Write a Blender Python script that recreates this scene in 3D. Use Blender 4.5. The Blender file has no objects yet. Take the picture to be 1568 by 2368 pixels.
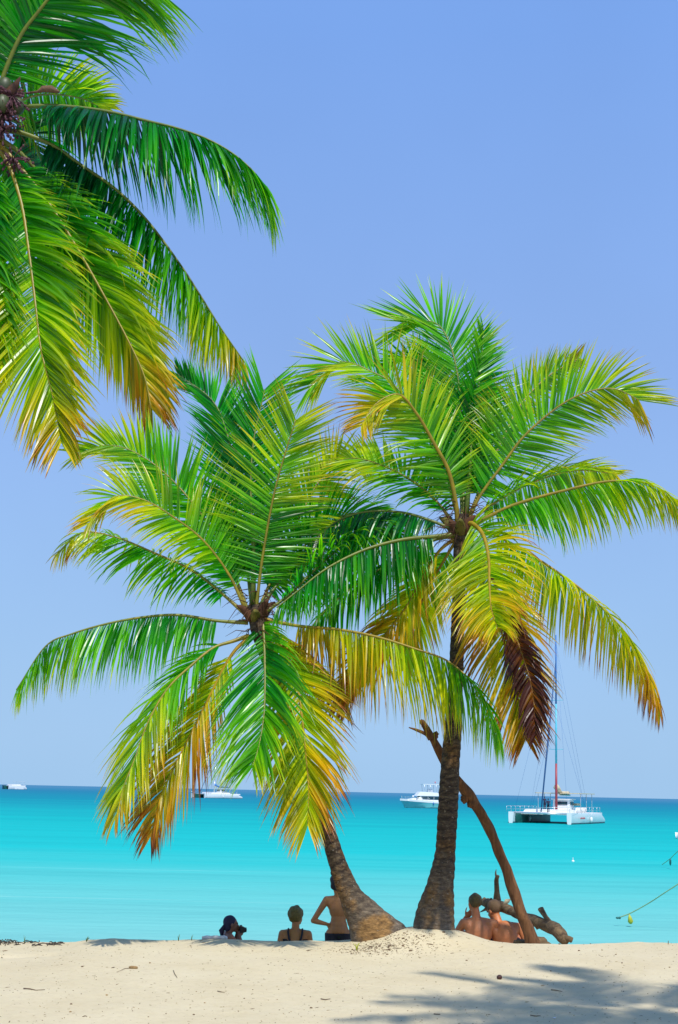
import bpy, bmesh, math, random
import numpy as np
from mathutils import Vector, Matrix, Quaternion, noise

random.seed(7)
R = random.Random(11)
sc = bpy.context.scene
col = sc.collection
rad = math.radians

# ------------------------------------------------------------------ camera
F, CX, CY = 3267.0, 784.0, 1183.7        # focal length and centre in picture units (1568 wide)
EYE = 1.75
cam_d = bpy.data.cameras.new('camera')
cam = bpy.data.objects.new('camera', cam_d)
col.objects.link(cam)
cam_d.sensor_fit = 'VERTICAL'
cam_d.sensor_height = 24.0
cam_d.lens = 24.0 * F / 2367.4
cam_d.clip_start = 0.1
cam_d.clip_end = 60000
CAMR = Matrix.Rotation(rad(90 + 11.19), 4, 'X') @ Matrix.Rotation(rad(1.24), 4, 'Z')
cam.matrix_world = Matrix.Translation((0, 0, EYE)) @ CAMR
sc.camera = cam

# ------------------------------------------------------------------ light
SUNDIR = Vector((-0.15, 0.60, -1.0)).normalized()      # direction in which sunlight travels
elev = math.asin(-SUNDIR.z)
rot = math.atan2(-SUNDIR.x, -SUNDIR.y)
world = bpy.data.worlds.new('World')
sc.world = world
world.use_nodes = True
wn = world.node_tree
wn.nodes.clear()
sky = wn.nodes.new('ShaderNodeTexSky')
sky.sky_type = 'NISHITA'
sky.sun_disc = False
sky.sun_elevation = elev
sky.sun_rotation = rot
sky.altitude = 0
sky.air_density = 1.0
sky.dust_density = 2.0
sky.ozone_density = 2.0
# clear tropical air: the measured colour of the sky by height above the horizon, mixed with the physical sky
tc_ = wn.nodes.new('ShaderNodeTexCoord')
sx_ = wn.nodes.new('ShaderNodeSeparateXYZ'); wn.links.new(tc_.outputs['Generated'], sx_.inputs[0])
rp_ = wn.nodes.new('ShaderNodeValToRGB'); wn.links.new(sx_.outputs[2], rp_.inputs[0])
SKY = [(0.0, (.38, .62, .92)), (0.10, (.34, .565, .91)), (0.27, (.285, .475, .90)), (0.50, (.205, .40, .88)), (1.0, (.15, .32, .80))]
e_ = rp_.color_ramp.elements
while len(e_) < len(SKY): e_.new(.5)
for i_, (p_, c_) in enumerate(SKY): e_[i_].position = p_; e_[i_].color = (*c_, 1)
sn_ = wn.nodes.new('ShaderNodeTexNoise'); sn_.inputs['Scale'].default_value = 2.6; sn_.inputs['Detail'].default_value = 4
wn.links.new(tc_.outputs['Generated'], sn_.inputs['Vector'])
mr_ = wn.nodes.new('ShaderNodeMapRange'); wn.links.new(sn_.outputs[0], mr_.inputs[0])
mr_.inputs[3].default_value = 7.3; mr_.inputs[4].default_value = 9.7
vm_ = wn.nodes.new('ShaderNodeVectorMath'); vm_.operation = 'SCALE'
wn.links.new(rp_.outputs[0], vm_.inputs[0]); wn.links.new(mr_.outputs[0], vm_.inputs['Scale'])
tint = wn.nodes.new('ShaderNodeMix'); tint.data_type = 'RGBA'
tint.inputs[0].default_value = 0.88
bg = wn.nodes.new('ShaderNodeBackground')
bg.inputs['Strength'].default_value = 0.12
wo = wn.nodes.new('ShaderNodeOutputWorld')
wn.links.new(sky.outputs[0], tint.inputs[6]); wn.links.new(vm_.outputs[0], tint.inputs[7])
wn.links.new(tint.outputs[2], bg.inputs['Color'])
wn.links.new(bg.outputs[0], wo.inputs['Surface'])

sd = bpy.data.lights.new('sun', 'SUN')
sd.energy = 4.3
sd.angle = rad(0.9)
sd.color = (1.0, 0.965, 0.90)
so = bpy.data.objects.new('sun', sd)
col.objects.link(so)
so.rotation_mode = 'QUATERNION'
so.rotation_quaternion = SUNDIR.to_track_quat('-Z', 'Y')
so.location = (0, 0, 30)

sc.view_settings.view_transform = 'Standard'
sc.view_settings.look = 'None'
sc.view_settings.gamma = 1.0
sc.view_settings.exposure = 0.0
sc.view_settings.use_curve_mapping = False
sc.cycles.max_bounces = 8
sc.cycles.transmission_bounces = 4
sc.cycles.transparent_max_bounces = 8

# ------------------------------------------------------------------ helpers
CR3 = CAMR.to_3x3()
def P(px, py, d):
    """point of the place at distance d (along world Y) seen at picture position px, py"""
    v = CR3 @ Vector(((px - CX) / F, -(py - CY) / F, -1.0))
    s = d / v.y
    return Vector((0, 0, EYE)) + v * s

def nz(x, y=0.0, z=0.0):
    return noise.noise(Vector((x, y, z)))

def frame_of(t):
    t = t.normalized()
    a = Vector((0, 0, 1)) if abs(t.z) < 0.9 else Vector((1, 0, 0))
    u = t.cross(a).normalized()
    return u, t.cross(u).normalized()

class MB:
    """collects shapes for ONE mesh object"""
    def __init__(s):
        s.v, s.f, s.c = [], [], []
    def add(s, vs, fs, c=None):
        n = len(s.v)
        s.v += [tuple(v) for v in vs]
        s.f += [tuple(i + n for i in f) for f in fs]
        s.c += [c if c else (0, 0, 0, 1)] * len(vs)
    def box(s, cx, cy, cz, sx, sy, sz, rz=0.0, taper=1.0, c=None):
        hs = (sx / 2, sy / 2, sz / 2)
        vs = []
        for k in (-1, 1):
            tt = taper if k > 0 else 1.0
            for i, j in ((-1, -1), (1, -1), (1, 1), (-1, 1)):
                x, y = i * hs[0] * tt, j * hs[1] * tt
                vs.append((cx + x * math.cos(rz) - y * math.sin(rz), cy + x * math.sin(rz) + y * math.cos(rz), cz + k * hs[2]))
        s.add(vs, [(3, 2, 1, 0), (4, 5, 6, 7), (0, 1, 5, 4), (1, 2, 6, 5), (2, 3, 7, 6), (3, 0, 4, 7)], c)
    def tube(s, pts, radii, n=8, c=None, rough=0.0, cap=True, seed=0.0):
        pts = [Vector(p) for p in pts]
        if not hasattr(radii, '__len__'): radii = [radii] * len(pts)
        vs, fs = [], []
        t = (pts[1] - pts[0]).normalized()
        u, w = frame_of(t)
        for i, p in enumerate(pts):
            a = pts[max(i - 1, 0)]; b = pts[min(i + 1, len(pts) - 1)]
            t = (b - a).normalized()
            u = (u - t * u.dot(t)).normalized(); w = t.cross(u)
            for k in range(n):
                an = 2 * math.pi * k / n
                r = radii[i]
                if rough:
                    r *= 1 + rough * noise.noise(p * 5.5 + Vector((math.cos(an) * 1.3 + seed, math.sin(an) * 1.3, seed)))
                vs.append(p + (u * math.cos(an) + w * math.sin(an)) * r)
        for i in range(len(pts) - 1):
            for k in range(n):
                k2 = (k + 1) % n
                fs.append((i * n + k, i * n + k2, (i + 1) * n + k2, (i + 1) * n + k))
        if cap:
            fs.append(tuple(range(n))[::-1]); fs.append(tuple((len(pts) - 1) * n + k for k in range(n)))
        s.add(vs, fs, c)
    def ball(s, cx, cy, cz, rx, ry, rz, nu=12, nv=8, c=None, m=None, bump=0.0, seed=0.0):
        vs, fs = [], []
        for j in range(1, nv):
            th = math.pi * j / nv
            for i in range(nu):
                ph = 2 * math.pi * i / nu
                d = Vector((math.sin(th) * math.cos(ph), math.sin(th) * math.sin(ph), math.cos(th)))
                k = 1 + (bump * nz(d.x * 2 + seed, d.y * 2, d.z * 2) if bump else 0)
                vs.append(Vector((d.x * rx * k, d.y * ry * k, d.z * rz * k)))
        vs.append(Vector((0, 0, rz))); vs.append(Vector((0, 0, -rz)))
        T, B = len(vs) - 2, len(vs) - 1
        for j in range(nv - 2):
            for i in range(nu):
                i2 = (i + 1) % nu
                fs.append((j * nu + i, (j + 1) * nu + i, (j + 1) * nu + i2, j * nu + i2))
        for i in range(nu):
            fs.append((T, i, (i + 1) % nu)); fs.append((B, (nv - 2) * nu + (i + 1) % nu, (nv - 2) * nu + i))
        if m: vs = [m @ v for v in vs]
        s.add([v + Vector((cx, cy, cz)) for v in vs], fs, c)
    def loft(s, rings, closed=True, cap=True, c=None):
        n = len(rings[0]); vs = [v for r in rings for v in r]; fs = []
        for i in range(len(rings) - 1):
            for k in range(n if closed else n - 1):
                k2 = (k + 1) % n
                fs.append((i * n + k, i * n + k2, (i + 1) * n + k2, (i + 1) * n + k))
        if cap:
            fs.append(tuple(range(n))[::-1]); fs.append(tuple((len(rings) - 1) * n + k for k in range(n)))
        s.add(vs, fs, c)
    def build(s, name, mat, parent=None, smooth=True, attr=False, world_space=False):
        me = bpy.data.meshes.new(name)
        me.from_pydata(s.v, [], s.f)
        if attr:
            ca = me.attributes.new('tint', 'FLOAT_COLOR', 'POINT')
            ca.data.foreach_set('color', np.array(s.c, dtype=np.float32).ravel())
        me.materials.append(mat)
        if smooth: me.polygons.foreach_set('use_smooth', [True] * len(me.polygons))
        me.update()
        o = bpy.data.objects.new(name, me)
        col.objects.link(o)
        if parent is not None:
            o.parent = parent
            if world_space:
                o.matrix_parent_inverse = parent_world(parent).inverted()
        return o

def parent_world(o):
    m = Matrix.Translation(o.location) @ o.rotation_euler.to_matrix().to_4x4() @ Matrix.Diagonal((*o.scale, 1))
    if o.parent: return parent_world(o.parent) @ o.matrix_parent_inverse @ m
    return m

def sharp(o, ang=35):
    """shade smooth with sharp edges kept"""
    me = o.data
    bm = bmesh.new(); bm.from_mesh(me)
    bmesh.ops.recalc_face_normals(bm, faces=bm.faces)
    for e in bm.edges:
        if len(e.link_faces) == 2 and e.calc_face_angle(0) > rad(ang): e.smooth = False
    bm.to_mesh(me); bm.free()
    return o

def tag(o, label=None, cat=None, group=None, kind=None):
    if label: o['label'] = label
    if cat: o['category'] = cat
    if group: o['group'] = group
    if kind: o['kind'] = kind
    return o

def empty(name, loc, rz=0.0, label=None, cat=None, group=None):
    o = bpy.data.objects.new(name, None)
    col.objects.link(o)
    o.empty_display_size = 0.2
    o.location = loc
    o.rotation_euler = (0, 0, rz)
    return tag(o, label, cat, group)

# ------------------------------------------------------------------ materials
def mat(name):
    m = bpy.data.materials.new(name); m.use_nodes = True
    nt = m.node_tree
    return m, nt, nt.nodes['Principled BSDF']

def ramp(nt, stops, fac=None):
    r = nt.nodes.new('ShaderNodeValToRGB')
    e = r.color_ramp.elements
    while len(e) < len(stops): e.new(0.5)
    for i, (p, c) in enumerate(stops):
        e[i].position = p; e[i].color = (*c, 1)
    if fac is not None: nt.links.new(fac, r.inputs[0])
    return r

def noise_node(nt, scale, detail=4, rough=0.55, vec=None, dist=0.0):
    n = nt.nodes.new('ShaderNodeTexNoise')
    n.inputs['Scale'].default_value = scale; n.inputs['Detail'].default_value = detail
    n.inputs['Roughness'].default_value = rough; n.inputs['Distortion'].default_value = dist
    if vec is not None: nt.links.new(vec, n.inputs['Vector'])
    return n

def coords(nt, out='Object', scale=(1, 1, 1)):
    tc = nt.nodes.new('ShaderNodeTexCoord')
    mp = nt.nodes.new('ShaderNodeMapping'); mp.inputs['Scale'].default_value = scale
    nt.links.new(tc.outputs[out], mp.inputs[0])
    return mp.outputs[0]

def bump(nt, h, strength, dist, bs, prev=None):
    b = nt.nodes.new('ShaderNodeBump')
    b.inputs['Strength'].default_value = strength; b.inputs['Distance'].default_value = dist
    nt.links.new(h, b.inputs['Height'])
    if prev is not None: nt.links.new(prev, b.inputs['Normal'])
    nt.links.new(b.outputs[0], bs.inputs['Normal'])
    return b.outputs[0]

def simple(name, colr, rough=0.5, metal=0.0, var=0.12, scale=6.0, bmp=0.0, spec=0.5, bscale=None):
    m, nt, b = mat(name)
    v = coords(nt)
    n = noise_node(nt, scale, 4, 0.6, v)
    lo = tuple(max(c * (1 - var), 0) for c in colr); hi = tuple(min(c * (1 + var), 1) for c in colr)
    r = ramp(nt, [(0.3, lo), (0.7, hi)], n.outputs[0])
    nt.links.new(r.outputs[0], b.inputs['Base Color'])
    b.inputs['Roughness'].default_value = rough; b.inputs['Metallic'].default_value = metal
    b.inputs['Specular IOR Level'].default_value = spec
    if bmp:
        n2 = noise_node(nt, bscale or scale * 4, 5, 0.6, v)
        bump(nt, n2.outputs[0], 0.7, bmp, b)
    return m

def leaf_material(name, trans=0.5):
    m, nt, b = mat(name)
    at = nt.nodes.new('ShaderNodeAttribute'); at.attribute_name = 'tint'
    sep = nt.nodes.new('ShaderNodeSeparateColor'); nt.links.new(at.outputs['Color'], sep.inputs[0])
    stops = [(0.0, (0.001, 0.075, 0.026)), (0.22, (0.006, 0.185, 0.006)), (0.42, (0.095, 0.30, 0.003)),
             (0.62, (0.36, 0.38, 0.004)), (0.80, (0.48, 0.28, 0.008)), (0.90, (0.32, 0.10, 0.012)), (1.0, (0.07, 0.022, 0.018))]
    r = ramp(nt, stops, sep.outputs[0])
    st2 = [(0.0, (0.001, 0.20, 0.03)), (0.22, (0.010, 0.54, 0.006)), (0.42, (0.24, 0.72, 0.002)),
           (0.62, (0.74, 0.78, 0.004)), (0.80, (0.68, 0.40, 0.010)), (0.90, (0.34, 0.10, 0.012)), (1.0, (0.07, 0.02, 0.015))]
    r2 = ramp(nt, st2, sep.outputs[0])
    # each leaflet a little lighter or darker than its neighbour
    mr = nt.nodes.new('ShaderNodeMapRange'); nt.links.new(sep.outputs[1], mr.inputs[0])
    mr.inputs[3].default_value = 0.66; mr.inputs[4].default_value = 1.65
    out = []
    for rr in (r, r2):
        hs = nt.nodes.new('ShaderNodeHueSaturation')
        nt.links.new(mr.outputs[0], hs.inputs['Value']); nt.links.new(rr.outputs[0], hs.inputs['Color'])
        out.append(hs.outputs[0])
    nt.links.new(out[0], b.inputs['Base Color'])
    b.inputs['Roughness'].default_value = 0.30
    b.inputs['Specular IOR Level'].default_value = 0.5
    tr = nt.nodes.new('ShaderNodeBsdfTranslucent'); nt.links.new(out[1], tr.inputs['Color'])
    mx = nt.nodes.new('ShaderNodeMixShader'); mx.inputs[0].default_value = trans
    nt.links.new(b.outputs[0], mx.inputs[1]); nt.links.new(tr.outputs[0], mx.inputs[2])
    nt.links.new(mx.outputs[0], nt.nodes['Material Output'].inputs['Surface'])
    return m

def rachis_material():
    m, nt, b = mat('leaf_stalk')
    at = nt.nodes.new('ShaderNodeAttribute'); at.attribute_name = 'tint'
    sep = nt.nodes.new('ShaderNodeSeparateColor'); nt.links.new(at.outputs['Color'], sep.inputs[0])
    r = ramp(nt, [(0.0, (0.05, 0.12, 0.012)), (0.45, (0.14, 0.17, 0.012)), (0.75, (0.42, 0.25, 0.015)), (1.0, (0.14, 0.05, 0.02))], sep.outputs[0])
    n = noise_node(nt, 9, 4, 0.6, coords(nt, 'Object'))
    mx = nt.nodes.new('ShaderNodeMix'); mx.data_type = 'RGBA'; mx.blend_type = 'MULTIPLY'; mx.inputs[0].default_value = 0.6
    r3 = ramp(nt, [(0.3, (0.6, 0.55, 0.5)), (0.65, (1.2, 1.2, 1.1))], n.outputs[0])
    nt.links.new(r.outputs[0], mx.inputs[6]); nt.links.new(r3.outputs[0], mx.inputs[7])
    nt.links.new(mx.outputs[2], b.inputs['Base Color'])
    b.inputs['Roughness'].default_value = 0.45
    return m

def bark_material(name, warm=0.5):
    m, nt, b = mat(name)
    v = coords(nt, 'Object')
    n1 = noise_node(nt, 2.2, 5, 0.6, v)
    n2 = noise_node(nt, 14, 6, 0.72, coords(nt, 'Object', (1, 1, 2.6)))
    r = ramp(nt, [(0.28, (0.022, 0.017, 0.016)), (0.45, (0.055, 0.040, 0.030)), (0.60, (0.12, 0.088, 0.055)), (0.78, (0.30, 0.235, 0.165))], n2.outputs[0])
    r2 = ramp(nt, [(0.48, (1, 1, 1)), (0.60, (1.9, 1.25, 0.45))], n1.outputs[0])
    at = nt.nodes.new('ShaderNodeAttribute'); at.attribute_name = 'tint'
    sep = nt.nodes.new('ShaderNodeSeparateColor'); nt.links.new(at.outputs['Color'], sep.inputs[0])
    mx = nt.nodes.new('ShaderNodeMix'); mx.data_type = 'RGBA'; mx.blend_type = 'MULTIPLY'; mx.inputs[0].default_value = warm
    nt.links.new(r.outputs[0], mx.inputs[6]); nt.links.new(r2.outputs[0], mx.inputs[7])
    # leaf scars: the rings of old bark are darker in their grooves (red channel of tint)
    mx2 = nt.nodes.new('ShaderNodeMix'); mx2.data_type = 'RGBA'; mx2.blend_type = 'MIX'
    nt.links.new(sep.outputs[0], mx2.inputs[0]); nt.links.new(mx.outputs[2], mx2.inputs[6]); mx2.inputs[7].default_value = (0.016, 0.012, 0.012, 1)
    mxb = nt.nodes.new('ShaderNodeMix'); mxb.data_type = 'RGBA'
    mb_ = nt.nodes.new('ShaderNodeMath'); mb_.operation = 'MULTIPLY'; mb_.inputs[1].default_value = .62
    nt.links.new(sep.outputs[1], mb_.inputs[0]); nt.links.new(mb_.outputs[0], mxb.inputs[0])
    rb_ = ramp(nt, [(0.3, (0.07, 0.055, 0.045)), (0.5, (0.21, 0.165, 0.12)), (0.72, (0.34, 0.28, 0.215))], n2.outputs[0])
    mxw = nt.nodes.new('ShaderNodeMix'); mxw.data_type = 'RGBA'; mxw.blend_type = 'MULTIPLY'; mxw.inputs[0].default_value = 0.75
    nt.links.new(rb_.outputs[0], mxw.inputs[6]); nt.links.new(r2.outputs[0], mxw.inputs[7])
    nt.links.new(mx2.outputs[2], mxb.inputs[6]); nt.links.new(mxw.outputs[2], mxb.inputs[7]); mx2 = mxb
    # pale lichen spots
    n3 = noise_node(nt, 34, 3, 0.5, v)
    r4 = ramp(nt, [(0.66, (0, 0, 0)), (0.72, (.7, .7, .7))], n3.outputs[0])
    mx3 = nt.nodes.new('ShaderNodeMix'); mx3.data_type = 'RGBA'; nt.links.new(r4.outputs[0], mx3.inputs[0])
    nt.links.new(mx2.outputs[2], mx3.inputs[6]); mx3.inputs[7].default_value = (0.30, 0.26, 0.21, 1)
    nt.links.new(mx3.outputs[2], b.inputs['Base Color'])
    b.inputs['Roughness'].default_value = 0.9; b.inputs['Specular IOR Level'].default_value = 0.2
    pb = bump(nt, n2.outputs[0], 1.0, 0.02, b)
    n5 = noise_node(nt, 80, 3, 0.6, v)
    bump(nt, n5.outputs[0], 0.6, 0.006, b, pb)
    return m

def wood_material(name, lo, hi, sc_=(1, 1, 1)):
    m, nt, b = mat(name)
    n = noise_node(nt, 7, 6, 0.65, coords(nt, 'Object', sc_), 0.6)
    r = ramp(nt, [(0.3, lo), (0.55, tuple((a + c) / 2 for a, c in zip(lo, hi))), (0.75, hi)], n.outputs[0])
    nt.links.new(r.outputs[0], b.inputs['Base Color'])
    b.inputs['Roughness'].default_value = 0.8; b.inputs['Specular IOR Level'].default_value = 0.25
    bump(nt, n.outputs[0], 0.9, 0.03, b)
    return m

def sand_material():
    m, nt, b = mat('sand')
    v = coords(nt, 'Object')
    n1 = noise_node(nt, 0.9, 5, 0.6, v)
    n2 = noise_node(nt, 14, 6, 0.7, v)
    n3 = noise_node(nt, 90, 4, 0.7, v)
    r1 = ramp(nt, [(0.3, (0.60, 0.50, 0.315)), (0.7, (0.66, 0.565, 0.375))], n1.outputs[0])
    r2 = ramp(nt, [(0.28, (0.84, 0.81, 0.77)), (0.5, (1, 1, 1)), (0.75, (1.03, 1.03, 1.02))], n2.outputs[0])
    mx = nt.nodes.new('ShaderNodeMix'); mx.data_type = 'RGBA'; mx.blend_type = 'MULTIPLY'; mx.inputs[0].default_value = 0.55
    nt.links.new(r1.outputs[0], mx.inputs[6]); nt.links.new(r2.outputs[0], mx.inputs[7])
    r3 = ramp(nt, [(0.24, (0.45, 0.38, 0.30)), (0.36, (1, 1, 1))], n3.outputs[0])
    mx2 = nt.nodes.new('ShaderNodeMix'); mx2.data_type = 'RGBA'; mx2.blend_type = 'MULTIPLY'; mx2.inputs[0].default_value = 0.7
    nt.links.new(mx.outputs[2], mx2.inputs[6]); nt.links.new(r3.outputs[0], mx2.inputs[7])
    nt.links.new(mx2.outputs[2], b.inputs['Base Color'])
    b.inputs['Roughness'].default_value = 0.95; b.inputs['Specular IOR Level'].default_value = 0.15
    pb = bump(nt, n2.outputs[0], 0.55, 0.03, b)
    bump(nt, n3.outputs[0], 0.6, 0.008, b, pb)
    return m

def water_material():
    m, nt, b = mat('sea_water')
    geo = nt.nodes.new('ShaderNodeNewGeometry')
    sep = nt.nodes.new('ShaderNodeSeparateXYZ'); nt.links.new(geo.outputs['Position'], sep.inputs[0])
    lg = nt.nodes.new('ShaderNodeMath'); lg.operation = 'LOGARITHM'; lg.inputs[1].default_value = 10
    nt.links.new(sep.outputs[1], lg.inputs[0])
    # sandbanks and deeper patches: long streaks parallel to the shore
    mp = nt.nodes.new('ShaderNodeMapping'); mp.inputs['Scale'].default_value = (0.006, 0.05, 1)
    nt.links.new(geo.outputs['Position'], mp.inputs[0])
    n1 = noise_node(nt, 1.0, 5, 0.6, mp.outputs[0], 0.5)
    mr = nt.nodes.new('ShaderNodeMapRange'); nt.links.new(n1.outputs[0], mr.inputs[0])
    mr.inputs[3].default_value = -0.17; mr.inputs[4].default_value = 0.17
    ad = nt.nodes.new('ShaderNodeMath'); nt.links.new(lg.outputs[0], ad.inputs[0]); nt.links.new(mr.outputs[0], ad.inputs[1])
    m2 = nt.nodes.new('ShaderNodeMapRange'); nt.links.new(ad.outputs[0], m2.inputs[0])
    m2.inputs[1].default_value = 1.4; m2.inputs[2].default_value = 3.6
    f = lambda lgv: (lgv - 1.4) / 2.2
    r = ramp(nt, [(f(1.45), (0.20, 0.52, 0.47)), (f(1.70), (0.10, 0.49, 0.445)), (f(1.93), (0.006, 0.45, 0.425)), (f(2.15), (0.0, 0.40, 0.385)),
                  (f(2.35), (0.0, 0.31, 0.34)), (f(2.6), (0.0, 0.225, 0.295)), (f(2.95), (0.01, 0.175, 0.28)), (f(3.4), (0.05, 0.185, 0.30))], m2.outputs[0])
    # drifting bands of clearer and sandier water, and a few small wavelets
    mps = nt.nodes.new('ShaderNodeMapping'); mps.inputs['Scale'].default_value = (0.035, 0.30, 1)
    nt.links.new(geo.outputs['Position'], mps.inputs[0])
    ns = noise_node(nt, 1.0, 6, 0.68, mps.outputs[0], 0.8)
    rs = ramp(nt, [(0.30, (0.80, 0.88, 0.90)), (0.50, (1, 1, 1)), (0.64, (1.0, 1.02, 1.02)), (0.74, (2.4, 1.13, 1.10))], ns.outputs[0])
    mw = nt.nodes.new('ShaderNodeMix'); mw.data_type = 'RGBA'; mw.blend_type = 'MULTIPLY'; mw.inputs[0].default_value = 0.85
    nt.links.new(r.outputs[0], mw.inputs[6]); nt.links.new(rs.outputs[0], mw.inputs[7])
    nt.links.new(mw.outputs[2], b.inputs['Base Color'])
    b.inputs['Roughness'].default_value = 1.0
    b.inputs['Specular IOR Level'].default_value = 0.0
    gl = nt.nodes.new('ShaderNodeBsdfGlossy'); gl.inputs['Roughness'].default_value = 0.22
    mg = nt.nodes.new('ShaderNodeMixShader'); mg.inputs[0].default_value = 0.07
    nt.links.new(b.outputs[0], mg.inputs[1]); nt.links.new(gl.outputs[0], mg.inputs[2])
    nt.links.new(mg.outputs[0], nt.nodes['Material Output'].inputs['Surface'])
    mpb = nt.nodes.new('ShaderNodeMapping'); mpb.inputs['Scale'].default_value = (0.7, 1.6, 1)
    nt.links.new(geo.outputs['Position'], mpb.inputs[0])
    nb = noise_node(nt, 1.0, 6, 0.62, mpb.outputs[0], 0.4)
    pb = bump(nt, nb.outputs[0], 0.55, 0.25, b)
    mpc = nt.nodes.new('ShaderNodeMapping'); mpc.inputs['Scale'].default_value = (0.05, 0.22, 1)
    nt.links.new(geo.outputs['Position'], mpc.inputs[0])
    nc = noise_node(nt, 1.0, 4, 0.6, mpc.outputs[0], 0.3)
    pb = bump(nt, nc.outputs[0], 0.3, 0.8, b, pb)
    nt.links.new(pb, gl.inputs['Normal'])
    return m

M = dict(
    sand=sand_material(), water=water_material(), leaf=leaf_material('palm_leaf'), rachis=rachis_material(),
    bark=bark_material('palm_bark', 0.55), fibre=wood_material('palm_fibre', (0.03, 0.015, 0.012), (0.17, 0.07, 0.03), (1, 1, .3)),
    sheath=wood_material('leaf_sheath', (0.08, 0.08, 0.015), (0.22, 0.17, 0.035), (1, 1, .3)),
    coconut=simple('coconut_husk', (0.06, 0.08, 0.03), 0.5, 0, 0.4, 3, 0.004),
    flower=simple('dry_flower_stalk', (0.085, 0.028, 0.04), 0.8, 0, 0.5, 30),
    spathe=wood_material('spathe', (0.10, 0.055, 0.03), (0.22, 0.13, 0.08)),
    drift=wood_material('driftwood', (0.075, 0.032, 0.014), (0.27, 0.125, 0.05), (3, 3, .6)),
    log=wood_material('dead_log', (0.045, 0.027, 0.018), (0.30, 0.20, 0.10), (1, 2, 2)),
    skin_tan=simple('tanned_skin', (0.44, 0.175, 0.055), 0.5, 0, 0.14, 9, 0.001),
    skin_red=simple('sunburnt_skin', (0.56, 0.19, 0.07), 0.5, 0, 0.18, 8, 0.001),
    skin_dark=simple('brown_skin', (0.24, 0.095, 0.055), 0.5, 0, 0.14, 9, 0.001),
    hair_dark=simple('dark_hair', (0.018, 0.014, 0.018), 0.6, 0, 0.4, 60, 0.006),
    hair_blond=simple('blond_hair', (0.15, 0.105, 0.022), 0.65, 0, 0.35, 50, 0.012),
    hair_sand=simple('sandy_hair', (0.12, 0.085, 0.025), 0.65, 0, 0.35, 60, 0.008),
    cloth_navy=simple('navy_cloth', (0.022, 0.016, 0.05), 0.75, 0, 0.3, 12, 0.002),
    cloth_violet=simple('violet_cloth', (0.10, 0.07, 0.24), 0.75, 0, 0.2, 12, 0.002),
    cloth_black=simple('black_cloth', (0.014, 0.012, 0.02), 0.8, 0, 0.3, 12, 0.002),
    cloth_tan=simple('tan_cloth', (0.17, 0.10, 0.05), 0.85, 0, 0.2, 14, 0.002),
    towel=simple('white_towel', (0.74, 0.70, 0.68), 0.9, 0, 0.08, 20, 0.006),
    black=simple('black_plastic', (0.012, 0.012, 0.014), 0.35),
    glassy=simple('lens_glass', (0.01, 0.012, 0.02), 0.05),
    white=simple('white_gelcoat', (0.80, 0.81, 0.80), 0.25, 0, 0.05, 1.2),
    deck=simple('deck_paint', (0.66, 0.67, 0.66), 0.6, 0, 0.08, 2.0),
    hull_shade_green=simple('hull_inner_shade', (0.012, 0.13, 0.11), 0.45, 0, 0.25, 0.8),  # dark green with the inboard side's shade painted in, reused for knot and float
    hull_aqua=simple('hull_aqua', (0.16, 0.52, 0.52), 0.3, 0, 0.08, 0.8),
    antifoul=simple('antifouling', (0.008, 0.10, 0.12), 0.7, 0, 0.2, 2.0),
    window=simple('tinted_window', (0.008, 0.04, 0.06), 0.08),
    alloy=simple('rail_alloy', (0.62, 0.66, 0.68), 0.3, 0.6, 0.05),
    mast_blue=simple('mast_blue', (0.012, 0.14, 0.42), 0.4, 0, 0.08),
    mast_aqua=simple('mast_aqua', (0.10, 0.50, 0.62), 0.4, 0, 0.08),
    mast_red=simple('mast_red', (0.36, 0.045, 0.06), 0.45, 0, 0.12),
    sail_navy=simple('furled_sail', (0.03, 0.10, 0.24), 0.8, 0, 0.2),
    canvas=simple('cream_canvas', (0.58, 0.50, 0.33), 0.85, 0, 0.15, 3, 0.02),
    canvas_blue=simple('blue_canvas', (0.01, 0.19, 0.66), 0.8, 0, 0.15, 3),
    red_paint=simple('red_paint', (0.60, 0.10, 0.12), 0.5),
    dark_hull=simple('dark_hull', (0.012, 0.07, 0.12), 0.4, 0, 0.2),
    rope=simple('rope_green', (0.22, 0.36, 0.18), 0.85, 0, 0.2, 20),
    yellow=simple('yellow_float', (0.40, 0.42, 0.02), 0.45),
    buoy=simple('white_buoy', (0.8, 0.8, 0.78), 0.4),
    twig=simple('dry_twig', (0.17, 0.11, 0.06), 0.9, 0, 0.5, 8),
    weed=simple('dry_seaweed', (0.045, 0.035, 0.025), 0.9, 0, 0.5, 8),
    grass=simple('beach_grass', (0.10, 0.16, 0.03), 0.7, 0, 0.3, 8),
    nut=simple('dark_nut', (0.06, 0.018, 0.012), 0.6, 0, 0.4, 20, 0.004),
    husk=simple('dry_husk', (0.30, 0.19, 0.08), 0.9, 0, 0.4, 25, 0.01),
)

# ------------------------------------------------------------------ terrain
CREST_PX = [(-600, 2178), (0, 2177), (100, 2178), (170, 2178), (205, 2173), (260, 2170), (380, 2172), (500, 2172), (700, 2176), (830, 2181),
            (960, 2183), (1100, 2184), (1200, 2184), (1280, 2183), (1400, 2181), (1568, 2180), (2200, 2176)]
CREST = [(P(a, b, 16.5).x, P(a, b, 16.5).z) for a, b in CREST_PX]
CX_, CZ_ = [c[0] for c in CREST], [c[1] for c in CREST]
DS = [0, 0.4, 1.0, 1.8, 2.5, 4.0, 6.0, 9.0, 20, 60, 400]
DZ = [0, 0.05, 0.20, 0.46, 0.68, 1.15, 1.6, 2.1, 3.0, 6.0, 12.0]
MOUND = P(985, 2180, 15.9).x

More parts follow.
